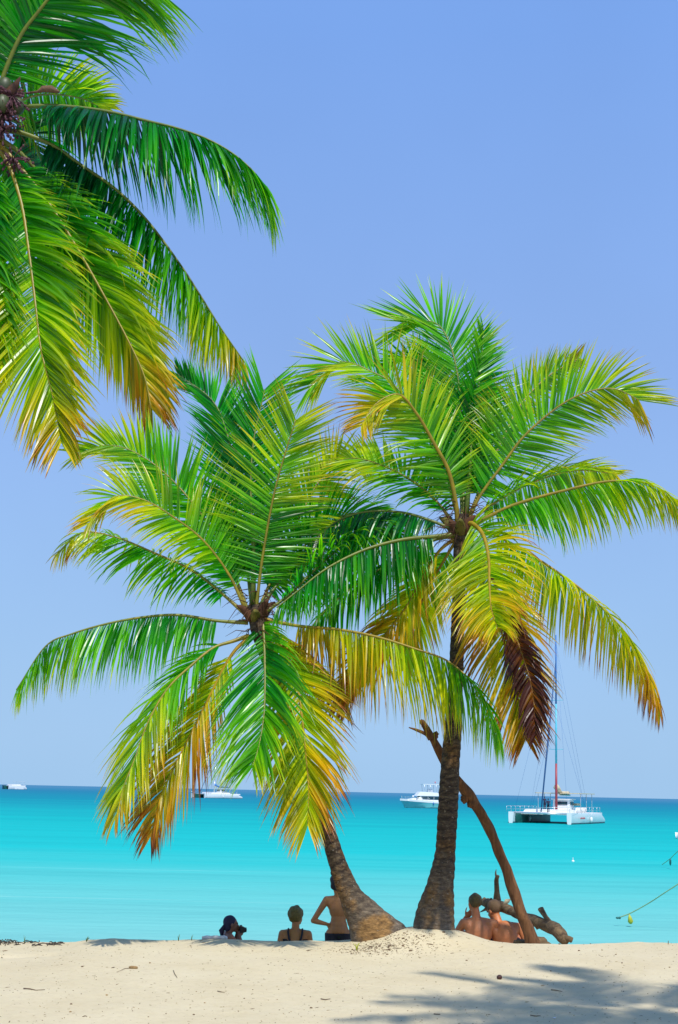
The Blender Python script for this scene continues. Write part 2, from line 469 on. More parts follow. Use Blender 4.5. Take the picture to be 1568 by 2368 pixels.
def ground(x, y):
    cz = float(np.interp(x, CX_, CZ_))
    if y <= 16.5:
        t = min(max((y - 8.5) / 8.0, 0), 1); t = t * t * (3 - 2 * t)
        z = cz * t
    else:
        z = cz - float(np.interp(y - 16.5, DS, DZ))
    dx, dy = (x - MOUND) / 0.86, (y - 16.05) / 0.75
    if dx < 0: dx *= 1.02
    m = 1 / (1 + (dx * dx + dy * dy) ** 2.0 * 3.2)
    z += 0.215 * m * max(0.0, min(1.0, 2.2 - abs(dx)))
    if 7 < y < 22 and abs(x) < 9:
        z += 0.016 * nz(x * 1.3, y * 0.9, 3.1) + 0.006 * nz(x * 4.1, y * 3.1, 7.7) * 1.0
        z += 0.006 * nz(x * 11, y * 9, 1.7)
        # faint hollow running along the crest on the left
        z -= 0.045 * math.exp(-((y - 15.25) / 0.16) ** 2) * max(0, min(1, (-2.55 - x) / 0.8))
    return z

def axis(a, b, step, lo, hi):
    xs = list(np.arange(a, b + 1e-6, step))
    s, v = step, a
    while v > lo:
        s *= 1.35; v -= s; xs.insert(0, v)
    s, v = step, b
    while v < hi:
        s *= 1.35; v += s; xs.append(v)
    return xs

def build_ground():
    xs = axis(-5.5, 5.5, 0.055, -1500, 1500)
    ys = axis(8.5, 19.5, 0.05, -60, 300)
    nx = len(xs)
    vs = [(x, y, ground(x, y)) for y in ys for x in xs]
    fs = [(j * nx + i, j * nx + i + 1, (j + 1) * nx + i + 1, (j + 1) * nx + i) for j in range(len(ys) - 1) for i in range(nx - 1)]
    m = MB(); m.v = vs; m.f = fs
    o = m.build('sand_beach', M['sand'])
    tag(o, kind='structure')
build_ground()

SEA = -1.6
def build_water():
    ys = [21.0, 30, 60, 120, 300, 1000, 4000, 15000, 40000]
    xs = [-40000, -8000, -1500, -300, -60, 0, 60, 300, 1500, 8000, 40000]
    nx = len(xs)
    vs = [(x, y, SEA) for y in ys for x in xs]
    fs = [(j * nx + i, j * nx + i + 1, (j + 1) * nx + i + 1, (j + 1) * nx + i) for j in range(len(ys) - 1) for i in range(nx - 1)]
    m = MB(); m.v = vs; m.f = fs
    tag(m.build('sea', M['water'], smooth=False), kind='structure')
build_water()

# ------------------------------------------------------------------ palms
def catmull(pts, n):
    pts = [pts[0] * 2 - pts[1]] + pts + [pts[-1] * 2 - pts[-2]]
    out = []
    segs = len(pts) - 3
    dense = []
    for i in range(segs):
        p0, p1, p2, p3 = pts[i:i + 4]
        for k in range(16):
            t = k / 16
            dense.append(0.5 * ((2 * p1) + (p2 - p0) * t + (2 * p0 - 5 * p1 + 4 * p2 - p3) * t * t + (3 * p1 - p0 - 3 * p2 + p3) * t ** 3))
    dense.append(pts[-2].copy())
    L = [0.0]
    for a, b in zip(dense, dense[1:]): L.append(L[-1] + (b - a).length)
    tot = L[-1]; j = 0
    for k in range(n + 1):
        s = tot * k / n
        while j < len(L) - 2 and L[j + 1] < s: j += 1
        f = (s - L[j]) / max(L[j + 1] - L[j], 1e-9)
        out.append(dense[j].lerp(dense[j + 1], min(f, 1)))
    return out, tot

def frond(parent, pts3, a, leaf, droop, age_shade0, age_shade1, seed, bare=0.13, width=0.032, spacing=0.0195, sides=(1, -1), label=None,
          rr=0.023, fwd=None, vee=0.25, gap=0.03, tipfan=0.42, hang=None):
    r = random.Random(seed)
    n = 60
    sp, tot = catmull(pts3, n)
    inv = parent_world(parent).inverted()
    # --- midrib
    mb = MB()
    N = len(sp)
    cols = []
    rads = []
    for i in range(N):
        t = i / (N - 1)
        rads.append(0.8 * rr * (1.25 - 0.35 * min(t / 0.12, 1)) * (1 - 0.86 * t) + 0.0035)
    mb.tube(sp, rads, 7)
    ag = min(0.95, 0.22 + 0.72 * (age_shade0 + age_shade1) / 2)
    mb.c = [(min(1, max(0, ag + 0.1 * nz(i * 0.05, seed))), 0.5, 0, 1) for i in range(len(mb.v))]
    fo = mb.build('frond', M['rachis'], parent, attr=True, world_space=True)
    if label: fo['label'] = label
    # --- leaflets, both sides of the midrib, folded along their length
    lf = MB()
    count = int(tot * (1 - bare) / spacing)
    view = Vector((0, 1, 0))
    fwd = fwd or ((84, 42) if a >= 55 else ((54, 24) if pts3[-1].z < pts3[0].z - .6 else (70, 30)))
    hang = max(0.0, min(1.0, (a - 22) / 50)) * 0.72 if hang is None else hang
    ca, sa = math.cos(rad(a)), math.sin(rad(a))
    for sgn in sides:
        off = r.random() * 100
        gaprun = 0
        for k in range(count):
            t = bare + (1 - bare) * (k + r.uniform(-.35, .35) + 0.5) / count
            t = min(max(t, bare), 0.999)
            u = (t - bare) / (1 - bare)
            if gaprun > 0:
                gaprun -= 1; continue
            if r.random() < gap * 0.4:
                gaprun = r.randint(1, 3)
            x = t * n; i = min(int(x), n - 1); p = sp[i].lerp(sp[i + 1], x - i)
            T = (sp[min(i + 2, n)] - sp[max(i - 1, 0)]).normalized()
            s0 = T.cross(view)
            if s0.length < 1e-3: s0 = Vector((1, 0, 0))
            s0.normalize(); s1 = T.cross(s0).normalized()
            side = (s0 * ca + s1 * sa).normalized()
            Nn = T.cross(side).normalized()
            if Nn.z < 0: Nn = -Nn
            prof = min(1.0, 0.38 + 2.6 * u) if u < 0.24 else 1.0 - (1 - tipfan) * max(0, (u - 0.5) / 0.5) ** 1.5
            clump = nz(u * 9 + off, sgn * 3.7, seed * 0.37)
            L = leaf * 1.22 * prof * r.uniform(0.86, 1.08) * (0.55 if r.random() < 0.03 else 1)
            be = rad(fwd[0] + (fwd[1] - fwd[0]) * u ** 1.15 + clump * 11 + r.uniform(-4, 4))
            hg = max(0, min(.95, hang * r.uniform(.8, 1.15) + .2 * clump))
            dn = Vector((0, 0, -1)); dn = (dn - T * dn.dot(T) * .8)
            sd_ = side * sgn * (1 - hg) + dn * hg * (1 if side.z * sgn < .3 else .4)
            d = (T * math.cos(be) + sd_.normalized() * math.sin(be) + Nn * (vee * (1 - hang) + r.uniform(-.16, .16) + 0.25 * clump * (1 - hang))).normalized()
            w = width * (0.65 + 0.35 * min(1, prof + .1)) * r.uniform(0.8, 1.15)
            dr = droop * 0.72 * (1.0 if r.random() < .85 else 2.2) * r.uniform(0.6, 1.35) * (0.55 + 0.45 * prof) * (1 + 0.5 * clump)
            nn = 6
            q = p.copy(); base = len(lf.v)
            rnd = r.random()
            patch = 0.22 * max(0, nz(u * 4 + off, seed * .7, 5) - .12) - 0.10 * max(0, nz(u * 6 + off, seed, 9))
            tw = r.uniform(-0.5, 0.5)
            vs = []
            WP = (0.45, 0.92, 1.0, 0.86, 0.6, 0.3, 0.02)
            twist = r.uniform(-.7, .7)
            for j in range(nn + 1):
                f = j / nn
                wd = d.cross(Nn)
                if wd.length < 0.05: wd = side.copy()
                wd.normalize()
                up = wd.cross(d).normalized()
                wd = (wd * math.cos(twist * f + tw) + up * math.sin(twist * f + tw)).normalized()
                up = wd.cross(d).normalized()
                hw = w * 0.5 * WP[j]
                age = age_shade0 + (age_shade1 - age_shade0) * u + 0.20 * (f - 0.4) + 0.13 * clump + 0.16 * (rnd - .5) + patch
                if f > 0.8 and r.random() < 0.35: age += 0.15
                c = (min(max(age, 0), 1), rnd, f, 1)
                vs += [q + wd * hw + up * hw * 0.45, q, q - wd * hw + up * hw * 0.45]
                lf.c += [c, c, c]
                if j < nn:
                    d = (d + Vector((0, 0, -1)) * dr * (0.30 + 1.5 * f * f) * 0.42).normalized()
                    q = q + d * (L / nn)
            lf.v += [tuple(v) for v in vs]
            for j in range(nn):
                b0 = base + j * 3
                lf.f.append((b0, b0 + 1, b0 + 4, b0 + 3)); lf.f.append((b0 + 1, b0 + 2, b0 + 5, b0 + 4))
    lo = lf.build('leaflets', M['leaf'], fo, attr=True, smooth=False)
    lo.matrix_parent_inverse = parent_world(fo).inverted()
    lo['kind'] = 'stuff'
    return fo

def px_frond(parent, d0, dz, pts, *args, bend=None, **kw):
    n = len(pts)
    p3 = []
    L = [0]
    for (a, b) in zip(pts, pts[1:]): L.append(L[-1] + math.hypot(b[0] - a[0], b[1] - a[1]))
    for k, (x, y) in enumerate(pts):
        t = L[k] / L[-1]
        dd = d0 + dz * t + (bend or 0) * math.sin(math.pi * t)
        p3.append(P(x, y, dd))
    return frond(parent, p3, *args, **kw)

def trunk(parent, pts, radii, seed, ring=0.05, rings=True):
    """tapered trunk with raised leaf-scar rings; pts 3d"""
    n = 26
    sp, tot = catmull(pts, int(max(60, 0)))
    rows = int(tot / 0.018)
    sp, tot = catmull(pts, rows)
    m = MB()
    L = [0.0]
    for a, b in zip(pts, pts[1:]): L.append(L[-1] + (b - a).length)
    L = [l / L[-1] for l in L]
    vs, cs = [], []
    u = None
    ringpos, z = [], 0.0
    rr_ = random.Random(seed)
    while z < tot:
        ringpos.append(z); z += rr_.uniform(0.075, 0.13)
    ringpos.append(tot + 1)
    ri = 0
    for i, p in enumerate(sp):
        s = i / rows
        t = (sp[min(i + 1, rows)] - sp[max(i - 1, 0)]).normalized()
        if u is None: u, _ = frame_of(t)
        u = (u - t * u.dot(t)).normalized(); w = t.cross(u)
        rb = float(np.interp(s, L, radii))
        h = s * tot
        for k in range(n):
            an = 2 * math.pi * k / n
            hh = h + 0.055 * nz(math.cos(an) * 1.2, math.sin(an) * 1.2, seed + h * 0.8)
            while ri + 1 < len(ringpos) and ringpos[ri + 1] < h: ri += 1
            # position inside the ring
            j = ri
            if hh < ringpos[j] and j > 0: j -= 1
            if j + 1 < len(ringpos) and hh > ringpos[j + 1]: j += 1
            g = (hh - ringpos[j]) / max((ringpos[min(j + 1, len(ringpos) - 1)] - ringpos[j]), 0.02)
            g = min(max(g, 0), 1)
            step = (0.5 - abs(g - 0.25)) if g < 0.25 else 0.5 - (g - 0.25) * 0.8
            fade = min(1, 0.35 + s * 3.0)
            r = rb * (1 + ring * 1.3 * (step - 0.2) * fade)
            r *= 1 + 0.07 * nz(math.cos(an) * 2 + seed, math.sin(an) * 2, h * 2.2) + 0.035 * nz(math.cos(an) * 5, math.sin(an) * 5 + seed, h * 9)
            r *= 1 + 0.05 * nz(seed, h * 1.3, 4.4)
            if h < 0.45:
                r *= 1 + 0.10 * (0.45 - h) / 0.45 * nz(math.cos(an) * 3.4, math.sin(an) * 3.4, seed + h * 3)
            vs.append(p + (u * math.cos(an) + w * math.sin(an)) * r)
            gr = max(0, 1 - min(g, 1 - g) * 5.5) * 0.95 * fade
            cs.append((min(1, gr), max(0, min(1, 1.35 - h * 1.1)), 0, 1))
    fs = []
    for i in range(rows):
        for k in range(n):
            k2 = (k + 1) % n
            fs.append((i * n + k, i * n + k2, (i + 1) * n + k2, (i + 1) * n + k))
    fs.append(tuple(rows * n + k for k in range(n)))
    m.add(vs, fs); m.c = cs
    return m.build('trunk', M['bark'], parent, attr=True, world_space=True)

def crown_bits(parent, c, seed, scale=1.0, nuts=5):
    r = random.Random(seed)
    # woven brown fibre sheaths and old leaf bases around the growing point
    for k in range(7):
        an = 2 * math.pi * (k + r.random() * .5) / 7
        dirv = Vector((math.cos(an), math.sin(an), r.uniform(0.9, 2.2))).normalized()
        m = MB()
        L = r.uniform(0.22, 0.42) * scale
        pts = [c + Vector((math.cos(an), math.sin(an), 0)) * 0.05 + dirv * L * f + Vector((0, 0, -0.12 * f * f)) for f in (0, .25, .5, .75, 1)]
        m.tube(pts, [0.06 * scale, 0.055 * scale, 0.045 * scale, 0.03 * scale, 0.008], 8, rough=0.5, seed=k)
        m.build('leaf_base', M['sheath'] if k % 2 else M['fibre'], parent, world_space=True)
    m = MB()
    for k in range(70):
        an = r.uniform(0, 6.28); z = r.uniform(-0.15, 0.35)
        p = c + Vector((math.cos(an) * 0.1, math.sin(an) * 0.1, z))
        d = Vector((math.cos(an + r.uniform(-1, 1)), math.sin(an + r.uniform(-1, 1)), r.uniform(-1.0, 0.6))).normalized()
        L = r.uniform(0.12, 0.38) * scale
        m.tube([p, p + d * L * .5, p + d * L + Vector((0, 0, -L * .35))], [0.006, 0.004, 0.0015], 4)
    o = m.build('fibre', M['fibre'], parent, world_space=True); o['kind'] = 'stuff'
    for k in range(nuts):
        an = r.uniform(0, 6.28)
        m = MB()
        p = c + Vector((math.cos(an) * 0.17, math.sin(an) * 0.17, r.uniform(-0.16, 0.02)))
        s = r.uniform(0.05, 0.075) * scale
        m.ball(p.x, p.y, p.z, s, s, s * 1.25, 10, 8, bump=0.1, seed=k)
        m.build('coconut', M['coconut'], parent, world_space=True)

def spear(parent, c, top, seed):
    m = MB(); c = Vector(c); top = Vector(top)
    m.tube([c, c.lerp(top, .3), c.lerp(top, .7), top], [0.035, 0.03, 0.018, 0.003], 7)
    m.c = [(0.2, .5, 0, 1)] * len(m.v)
    m.build('spear_leaf', M['rachis'], parent, attr=True, world_space=True)

# ---- left palm (leaning) ----
DL = 16.0
baseL = P(880, 2165, 16.1)
palmL = empty('coconut_palm', (baseL.x, baseL.y, ground(baseL.x, baseL.y)), 0,
              'shorter coconut palm whose trunk leans to the left from the sand mound', 'palm tree', 'coconut palms on the beach')
tl = [(905, 2235, 16.1, .36), (880, 2182, 16.1, .33), (848, 2128, 16.1, .215), (812, 2072, 16.08, .128), (784, 2005, 16.05, .100), (760, 1930, 16.03, .086),
      (737, 1862, 16.0, .080), (705, 1765, 16.0, .078), (665, 1650, 16.0, .078), (626, 1540, 16.0, .082), (600, 1455, 16.0, .10), (588, 1400, 16.0, .085)]
trunk(palmL, [P(a, b, d) for a, b, d, _ in tl], [q[3] for q in tl], 3.3, 0.05)
cL = P(590, 1432, DL)
crown_bits(palmL, cL, 5, 1.0, 0)
spear(palmL, P(585, 1400, DL), P(588, 1180, DL), 1)
spear(palmL, P(600, 1405, DL), P(652, 1338, DL + .1), 1)
# (points, depth change, facing angle, leaflet length, droop, age at base, age at tip)
FL = [
 ([(584, 1410), (566, 1270), (548, 1120), (524, 1000), (490, 925), (412, 866)], 0.9, 25, .60, .10, .08, .14, {}),
 ([(586, 1410), (584, 1260), (580, 1110), (588, 1010), (606, 930), (612, 900)], 0.7, 12, .62, .05, .05, .24, {'vee': .1, 'tipfan': .85, 'width': .026}),
 ([(592, 1410), (607, 1290), (632, 1150), (656, 1060), (678, 990), (684, 970)], -0.3, 5, .68, .12, .24, .52, {'vee': .1, 'tipfan': .7, 'width': .026, 'fwd': (82, 36)}),
 ([(574, 1415), (526, 1290), (470, 1195), (388, 1100), (310, 1045), (245, 1030), (180, 1050)], 0.3, 22, .62, .16, .18, .52, {}),
 ([(572, 1418), (530, 1330), (470, 1250), (400, 1195), (330, 1155), (262, 1150), (206, 1210)], -0.5, 35, .58, .34, .26, .60, {}),
 ([(568, 1420), (507, 1367), (441, 1317), (358, 1279), (270, 1243), (190, 1232), (134, 1280)], 0.2, 60, .56, .62, .16, .60, {}),
 ([(574, 1440), (500, 1435), (413, 1422), (331, 1427), (248, 1442), (165, 1466), (105, 1495), (38, 1595)], -0.3, 80, .68, .95, .16, .42, {'bare': .12}),
 ([(574, 1470), (540, 1482), (494, 1498), (441, 1540), (386, 1595), (342, 1672), (312, 1755), (288, 1815), (270, 1885)], -0.9, 48, .76, .50, .22, .64, {'tipfan': .34}),
 ([(580, 1470), (535, 1515), (485, 1610), (430, 1720), (390, 1800), (366, 1860), (350, 1930)], -0.2, 40, .78, .62, .60, .76, {'tipfan': .34}),
 ([(600, 1425), (608, 1440), (612, 1500), (613, 1580), (611, 1650), (600, 1720), (583, 1775)], -1.0, 18, .86, .50, .22, .38, {'bare': .05}),
 ([(612, 1435), (650, 1490), (684, 1570), (699, 1660), (708, 1750), (714, 1830), (712, 1905)], -0.7, 14, .82, .36, .56, .60, {}),
 ([(612, 1432), (690, 1447), (780, 1455), (870, 1472), (960, 1500), (1038, 1530), (1100, 1590), (1155, 1695)], -0.8, 80, .82, .70, .74, .26, {}),
 ([(606, 1420), (665, 1378), (715, 1330), (770, 1280), (830, 1235), (890, 1215), (950, 1250)], 0.5, 60, .56, .75, .12, .30, {}),
 ([(602, 1415), (640, 1350), (690, 1280), (740, 1225), (800, 1190), (870, 1185)], 0.9, 50, .58, .55, .10, .25, {}),
 ([(598, 1412), (640, 1310), (690, 1200), (740, 1110), (790, 1060), (850, 1075)], 0.8, 30, .58, .28, .30, .58, {}),
 ([(606, 1440), (650, 1470), (700, 1500), (760, 1560), (800, 1640)], 1.0, 60, .50, .80, .50, .80, {}),
]
for i, (pts, dz, a, lf, dr, a0, a1, kw) in enumerate(FL):
    px_frond(palmL, DL, dz, pts, a, lf, dr, a0 + .06, a1 + .05, 100 + i, **kw)

# ---- right palm (upright) ----
DR = 16.1
baseR = P(1005, 2155, 16.2)
palmR = empty('coconut_palm', (baseR.x, baseR.y, ground(baseR.x, baseR.y)), 0,
              'taller upright coconut palm with ringed trunk on the sand mound beside the leaning branch', 'palm tree', 'coconut palms on the beach')
tr = [(1002, 2215, 16.15, .25), (1003, 2150, 16.15, .235), (1007, 2112, 16.15, .212), (1018, 2050, 16.15, .146), (1030, 1968, 16.15, .110), (1036, 1860, 16.15, .108),
      (1043, 1750, 16.15, .102), (1050, 1650, 16.15, .094), (1056, 1520, 16.1, .080), (1061, 1380, 16.1, .072), (1065, 1270, 16.1, .085), (1070, 1190, 16.1, .08)]
trunk(palmR, [P(a, b, d) for a, b, d, _ in tr], [q[3] for q in tr], 9.1, 0.085)
cR = P(1066, 1232, DR)
crown_bits(palmR, cR, 8, 1.15, 0)
spear(palmR, P(1078, 1190, DR), P(1092, 1010, DR + .2), 1)
FR = [
 ([(1074, 1205), (1070, 1100), (1067, 1000), (1060, 880), (1038, 790), (1002, 745), (925, 748)], 0.9, 5, .74, .04, .18, .40, {'vee': .05, 'tipfan': .85, 'width': .026}),
 ([(1076, 1200), (1082, 1110), (1092, 1000), (1106, 900), (1116, 800), (1118, 765)], 0.8, 35, .50, .16, .12, .30, {}),
 ([(1070, 1205), (1062, 1100), (1046, 990), (1015, 891), (950, 828), (886, 850)], 1.2, 20, .58, .16, .10, .30, {}),
 ([(1060, 1215), (1052, 1150), (1036, 1085), (1004, 1025), (965, 958), (922, 912), (868, 935), (835, 985)], -0.7, 10, .62, .26, .34, .62, {'rr': .034}),
 ([(1062, 1210), (1030, 1100), (975, 985), (918, 897), (861, 860), (787, 838), (716, 896)], 0.6, 18, .62, .14, .20, .50, {'tipfan': .75, 'width': .026}),
 ([(1080, 1210), (1108, 1150), (1158, 1080), (1215, 1005), (1300, 934), (1370, 903), (1425, 900), (1478, 925)], -0.2, 14, .64, .20, .28, .56, {'tipfan': .7, 'width': .028}),
 ([(1080, 1208), (1118, 1110), (1160, 1020), (1204, 935), (1270, 868), (1340, 828)], 1.0, 40, .48, .30, .26, .56, {}),
 ([(1084, 1218), (1110, 1205), (1187, 1168), (1301, 1135), (1415, 1112), (1510, 1122), (1605, 1190)], -0.5, 72, .60, .85, .30, .62, {'rr': .032}),
 ([(1082, 1212), (1140, 1165), (1232, 1115), (1330, 1088), (1426, 1095)], 1.0, 62, .48, .50, .28, .58, {}),
 ([(1076, 1215), (1120, 1225), (1187, 1259), (1272, 1311), (1358, 1374), (1432, 1446), (1484, 1520), (1525, 1630)], -0.4, 72, .68, .80, .42, .74, {}),
 ([(1072, 1215), (1094, 1211), (1118, 1238), (1130, 1290), (1132, 1350), (1136, 1405), (1150, 1450)], -1.9, 20, .84, .55, .48, .58, {'bare': .06, 'rr': .034}),
 ([(1075, 1222), (1112, 1290), (1142, 1380), (1162, 1470), (1184, 1560), (1204, 1640), (1216, 1710)], -0.6, 14, .74, .40, .56, .74, {}),
 ([(1075, 1222), (1125, 1310), (1165, 1400), (1200, 1490), (1230, 1590), (1240, 1700)], -0.95, 30, .36, .60, .98, 1.0, {'label': 'dead maroon-brown frond', 'width': .036, 'bare': .45}),
 ([(1058, 1235), (1010, 1240), (930, 1248), (844, 1271), (758, 1313), (690, 1365), (640, 1405)], -0.6, 70, .60, .85, .18, .20, {'rr': .034}),
 ([(1058, 1230), (1000, 1205), (930, 1185), (850, 1183), (780, 1205), (715, 1260), (672, 1310)], 0.2, 66, .58, .70, .05, .16, {}),
 ([(1058, 1238), (1000, 1250), (935, 1285), (865, 1325), (800, 1370), (740, 1425), (703, 1478)], 0.0, 62, .60, .85, .14, .18, {}),
 ([(1060, 1240), (1015, 1275), (975, 1340), (935, 1410), (880, 1480), (830, 1550), (790, 1620)], 0.5, 40, .58, .60, .60, .78, {}),
 ([(1058, 1222), (1010, 1160), (950, 1110), (880, 1075), (810, 1060), (740, 1085)], 0.6, 40, .56, .40, .20, .60, {}),
 ([(1062, 1238), (1030, 1290), (985, 1370), (955, 1450), (935, 1540)], 0.8, 25, .52, .40, .40, .70, {}),
]
for i, (pts, dz, a, lf, dr, a0, a1, kw) in enumerate(FR):
    up_ = .05 if a0 < .9 and a0 > .12 else 0
    px_frond(palmR, DR, dz, pts, a, lf, dr, a0 + up_, a1 + up_, 200 + i, **kw)

# ---- near palm, crown in the upper left corner ----
DT = 17.0
cT = P(-12, 285, DT)
bt = Vector((cT.x - 2.4, 16.2, 0))
bt.z = ground(bt.x, bt.y)
palmT = empty('coconut_palm', bt, 0, 'near coconut palm reaching in from the upper left corner with nut clusters and drooping fronds', 'palm tree', 'coconut palms on the beach')
tp = [bt + Vector((-.1, 0, -.25)), bt + Vector((0, 0, .1)), bt + Vector((.15, .05, .9)), bt + Vector((.6, .2, 3.2)), bt + Vector((1.3, .4, 6.2)), cT + Vector((-.35, 0, -1.6)), cT + Vector((-.05, 0, -.1)), cT + Vector((0, 0, .2))]
trunk(palmT, tp, [.34, .28, .2, .16, .14, .13, .17, .13], 5.5, 0.07)
crown_bits(palmT, cT + Vector((0, 0, .1)), 21, 1.7, 3)
spear(palmT, cT, cT + Vector((.1, .1, 1.3)), 1)
FT = [
 ([(-12, 240), (14, 160), (48, 83), (85, 32), (140, -30), (215, -62), (300, -60)], -0.3, 28, .92, .42, .14, .30, {'rr': .036, 'tipfan': .7}),
 ([(0, 268), (35, 252), (73, 246), (146, 246), (243, 257), (341, 280), (414, 298), (480, 322), (540, 356), (588, 398), (618, 440)], -0.2, 86, .72, .60, -.14, .26, {'rr': .034, 'bare': .16, 'tipfan': .66, 'fwd': (92, 30), 'hang': .55}),  # low tone at the base: shade of the underside put into the leaf colour
 ([(-5, 300), (49, 307), (122, 336), (185, 380), (268, 438), (341, 511), (414, 608), (462, 681), (511, 759), (566, 838)], 0.0, 84, .66, .70, -.14, .60, {'rr': .030, 'bare': .15}),  # dark start too, the crown's own shade painted into the leaflets
 ([(-5, 320), (49, 356), (97, 410), (146, 472), (195, 535), (253, 618), (302, 690), (345, 775), (372, 850), (388, 920)], 0.5, 75, .50, .60, .04, .46, {'rr': .034, 'bare': .16}),
 ([(-15, 330), (20, 380), (50, 470), (66, 570), (83, 706), (96, 810), (120, 905), (143, 1020)], -0.9, 12, .76, .30, .26, .62, {'rr': .032}),
 ([(-8, 325), (50, 390), (120, 480), (185, 585), (250, 700), (298, 790), (334, 870), (350, 945)], -0.4, 34, .66, .55, .14, .72, {'rr': .03}),
 ([(10, 262), (60, 228), (120, 218), (190, 228), (236, 250)], 1.2, 60, .45, .55, .28, .46, {'rr': .02}),
 ([(-25, 320), (-30, 420), (-40, 540), (-35, 680), (-30, 800), (-40, 930)], -0.6, 15, .66, .42, .12, .46, {}),
 ([(-20, 325), (-60, 440), (-90, 600), (-110, 780), (-120, 900)], 0.4, 30, .66, .6, .10, .60, {}),
 ([(-20, 250), (-60, 120), (-110, 0), (-190, -90), (-300, -110)], 0.3, 25, .80, .30, .10, .3, {}),
 ([(-15, 240), (-10, 120), (10, 10), (20, -100), (60, -200)], 0.8, 20, .70, .12, .10, .2, {}),
 ([(-20, 270), (-120, 230), (-260, 230), (-400, 280), (-540, 400)], 0.0, 70, .7, .85, .12, .4, {}),
 ([(-20, 290), (-130, 310), (-260, 400), (-370, 540), (-440, 720)], -0.5, 60, .7, .85, .18, .6, {}),
 ([(-20, 260), (-90, 150), (-220, 70), (-360, 60), (-500, 120)], 1.2, 50, .7, .5, .12, .4, {}),
 ([(0, 262), (60, 300), (100, 380), (130, 470), (150, 570)], 2.2, 40, .55, .7, .05, .20, {}),
 ([(-5, 290), (20, 350), (60, 440), (95, 540), (120, 640)], 1.4, 40, .55, .7, .08, .30, {}),
]
for i, (pts, dz, a, lf, dr, a0, a1, kw) in enumerate(FT):
    kw = dict(kw); kw['rr'] = kw.get('rr', .028) * 1.25
    px_frond(palmT, DT, dz * 1.5, pts, a, lf * 1.5, dr, a0 + (.07 if a0 > 0 else .03), a1 + .06, 300 + i, width=.050, spacing=.020, **kw)
# flower and nut clusters with their woody spathe
def cluster(c, n, spread, seed):
    r = random.Random(seed); m = MB()
    for k in range(n):
        d = Vector((r.uniform(-1, 1), r.uniform(-1, 1), r.uniform(-1.2, .5))).normalized() * spread * r.uniform(.4, 1)
        e = c + d
        m.tube([c, c + d * .5 + Vector((0, 0, .02)), e], [.008, .006, .003], 5)
        for q in range(3):
            w = c + d * r.uniform(.45, 1)
            m.ball(w.x, w.y, w.z, .016, .016, .022, 6, 5)
    o = m.build('flower_cluster', M['flower'], palmT, world_space=True)
for (x, y, n, s, sd_) in ((28, 222, 42, .26, 1), (8, 262, 40, .24, 2), (8, 300, 26, .20, 3), (30, 368, 30, .22, 4)):
    cluster(P(x, y, DT - .2), n, s * 1.5, sd_)
m = MB()
m.tube([P(60, 216, DT - .1), P(88, 212, DT - .1), P(100, 206, DT - .12), P(118, 206, DT - .15), P(134, 212, DT - .16), P(140, 213, DT - .16)], [.012, .018, .045, .052, .024, .004], 8)
m.build('spathe', M['spathe'], palmT, world_space=True)
for (x, y, z_) in ((12, 200, -.05), (40, 246, -.1), (6, 240, -.25)):
    m = MB(); p = P(x, y, DT + z_); m.ball(p.x, p.y, p.z, .10, .10, .125, 12, 8, bump=.1, seed=x)
    m.build('coconut', M['coconut'], palmT, world_space=True)

# ---- palm standing nearer on the right, whose crown shades the sand ----
cS = Vector((3.95, 6.55, 9.0))
bs = Vector((5.6, 6.2, 0)); bs.z = ground(bs.x, bs.y)
palmS = empty('coconut_palm', bs, 0, 'tall coconut palm beyond the right edge that casts the crown shadow on the sand', 'palm tree', 'coconut palms on the beach')
trunk(palmS, [bs + Vector((0, 0, -.2)), bs + Vector((0, 0, .1)), bs + Vector((-.1, .05, 1.0)), bs.lerp(cS, .5) + Vector((.25, -.2, 0)), cS], [.32, .27, .19, .14, .12], 7.7, .07)
crown_bits(palmS, cS, 31, 1.1, 6)
rs = random.Random(4)
for k in range(20):
    an = 2 * math.pi * k / 20 + rs.uniform(-.14, .14)
    el = rs.uniform(.05, .75)
    Lf = rs.uniform(2.6, 3.1)
    h = Vector((math.cos(an), math.sin(an), 0))
    pts = [cS + h * Lf * f * (1 - .12 * f) + Vector((0, 0, Lf * (el * f - (.35 + .45 * el) * f * f))) for f in (0, .2, .4, .6, .8, 1)]
    frond(palmS, pts, 78 if abs(h.y) < .6 else 10, .68, .45, .15, .45, 400 + k)

# ------------------------------------------------------------------ dead branch leaning behind the upright palm
def branch(name, specs, mt, label, cat, knots=()):
    root = None
    m = MB()
    for pts, rads, sd_ in specs:
        p3 = [P(*p) for p in pts]
        sp, tot = catmull(p3, max(10, int(0.001 + 60)))
        L = [0.0]
        for a, b in zip(p3, p3[1:]): L.append(L[-1] + (b - a).length)
        L = [l / L[-1] for l in L]
        rr = [float(np.interp(i / (len(sp) - 1), L, rads)) * (1 + .14 * nz(sp[i].z * 6, sp[i].x * 6, sd_)) for i in range(len(sp))]
        sp = [q + Vector((nz(q.z * 4, q.x * 4, 1), nz(q.z * 4, q.x * 4, 5), nz(q.z * 4, q.x * 4, 9))) * .009 for i, q in enumerate(sp)]
        m.tube(sp, rr, 14, rough=.26, seed=sd_)
    for (x, y, d, r_) in knots:
        p = P(x, y, d); m.ball(p.x, p.y, p.z, r_, r_, r_ * 1.2, 9, 7, bump=.5, seed=x)
    return tag(m.build(name, mt), label, cat)

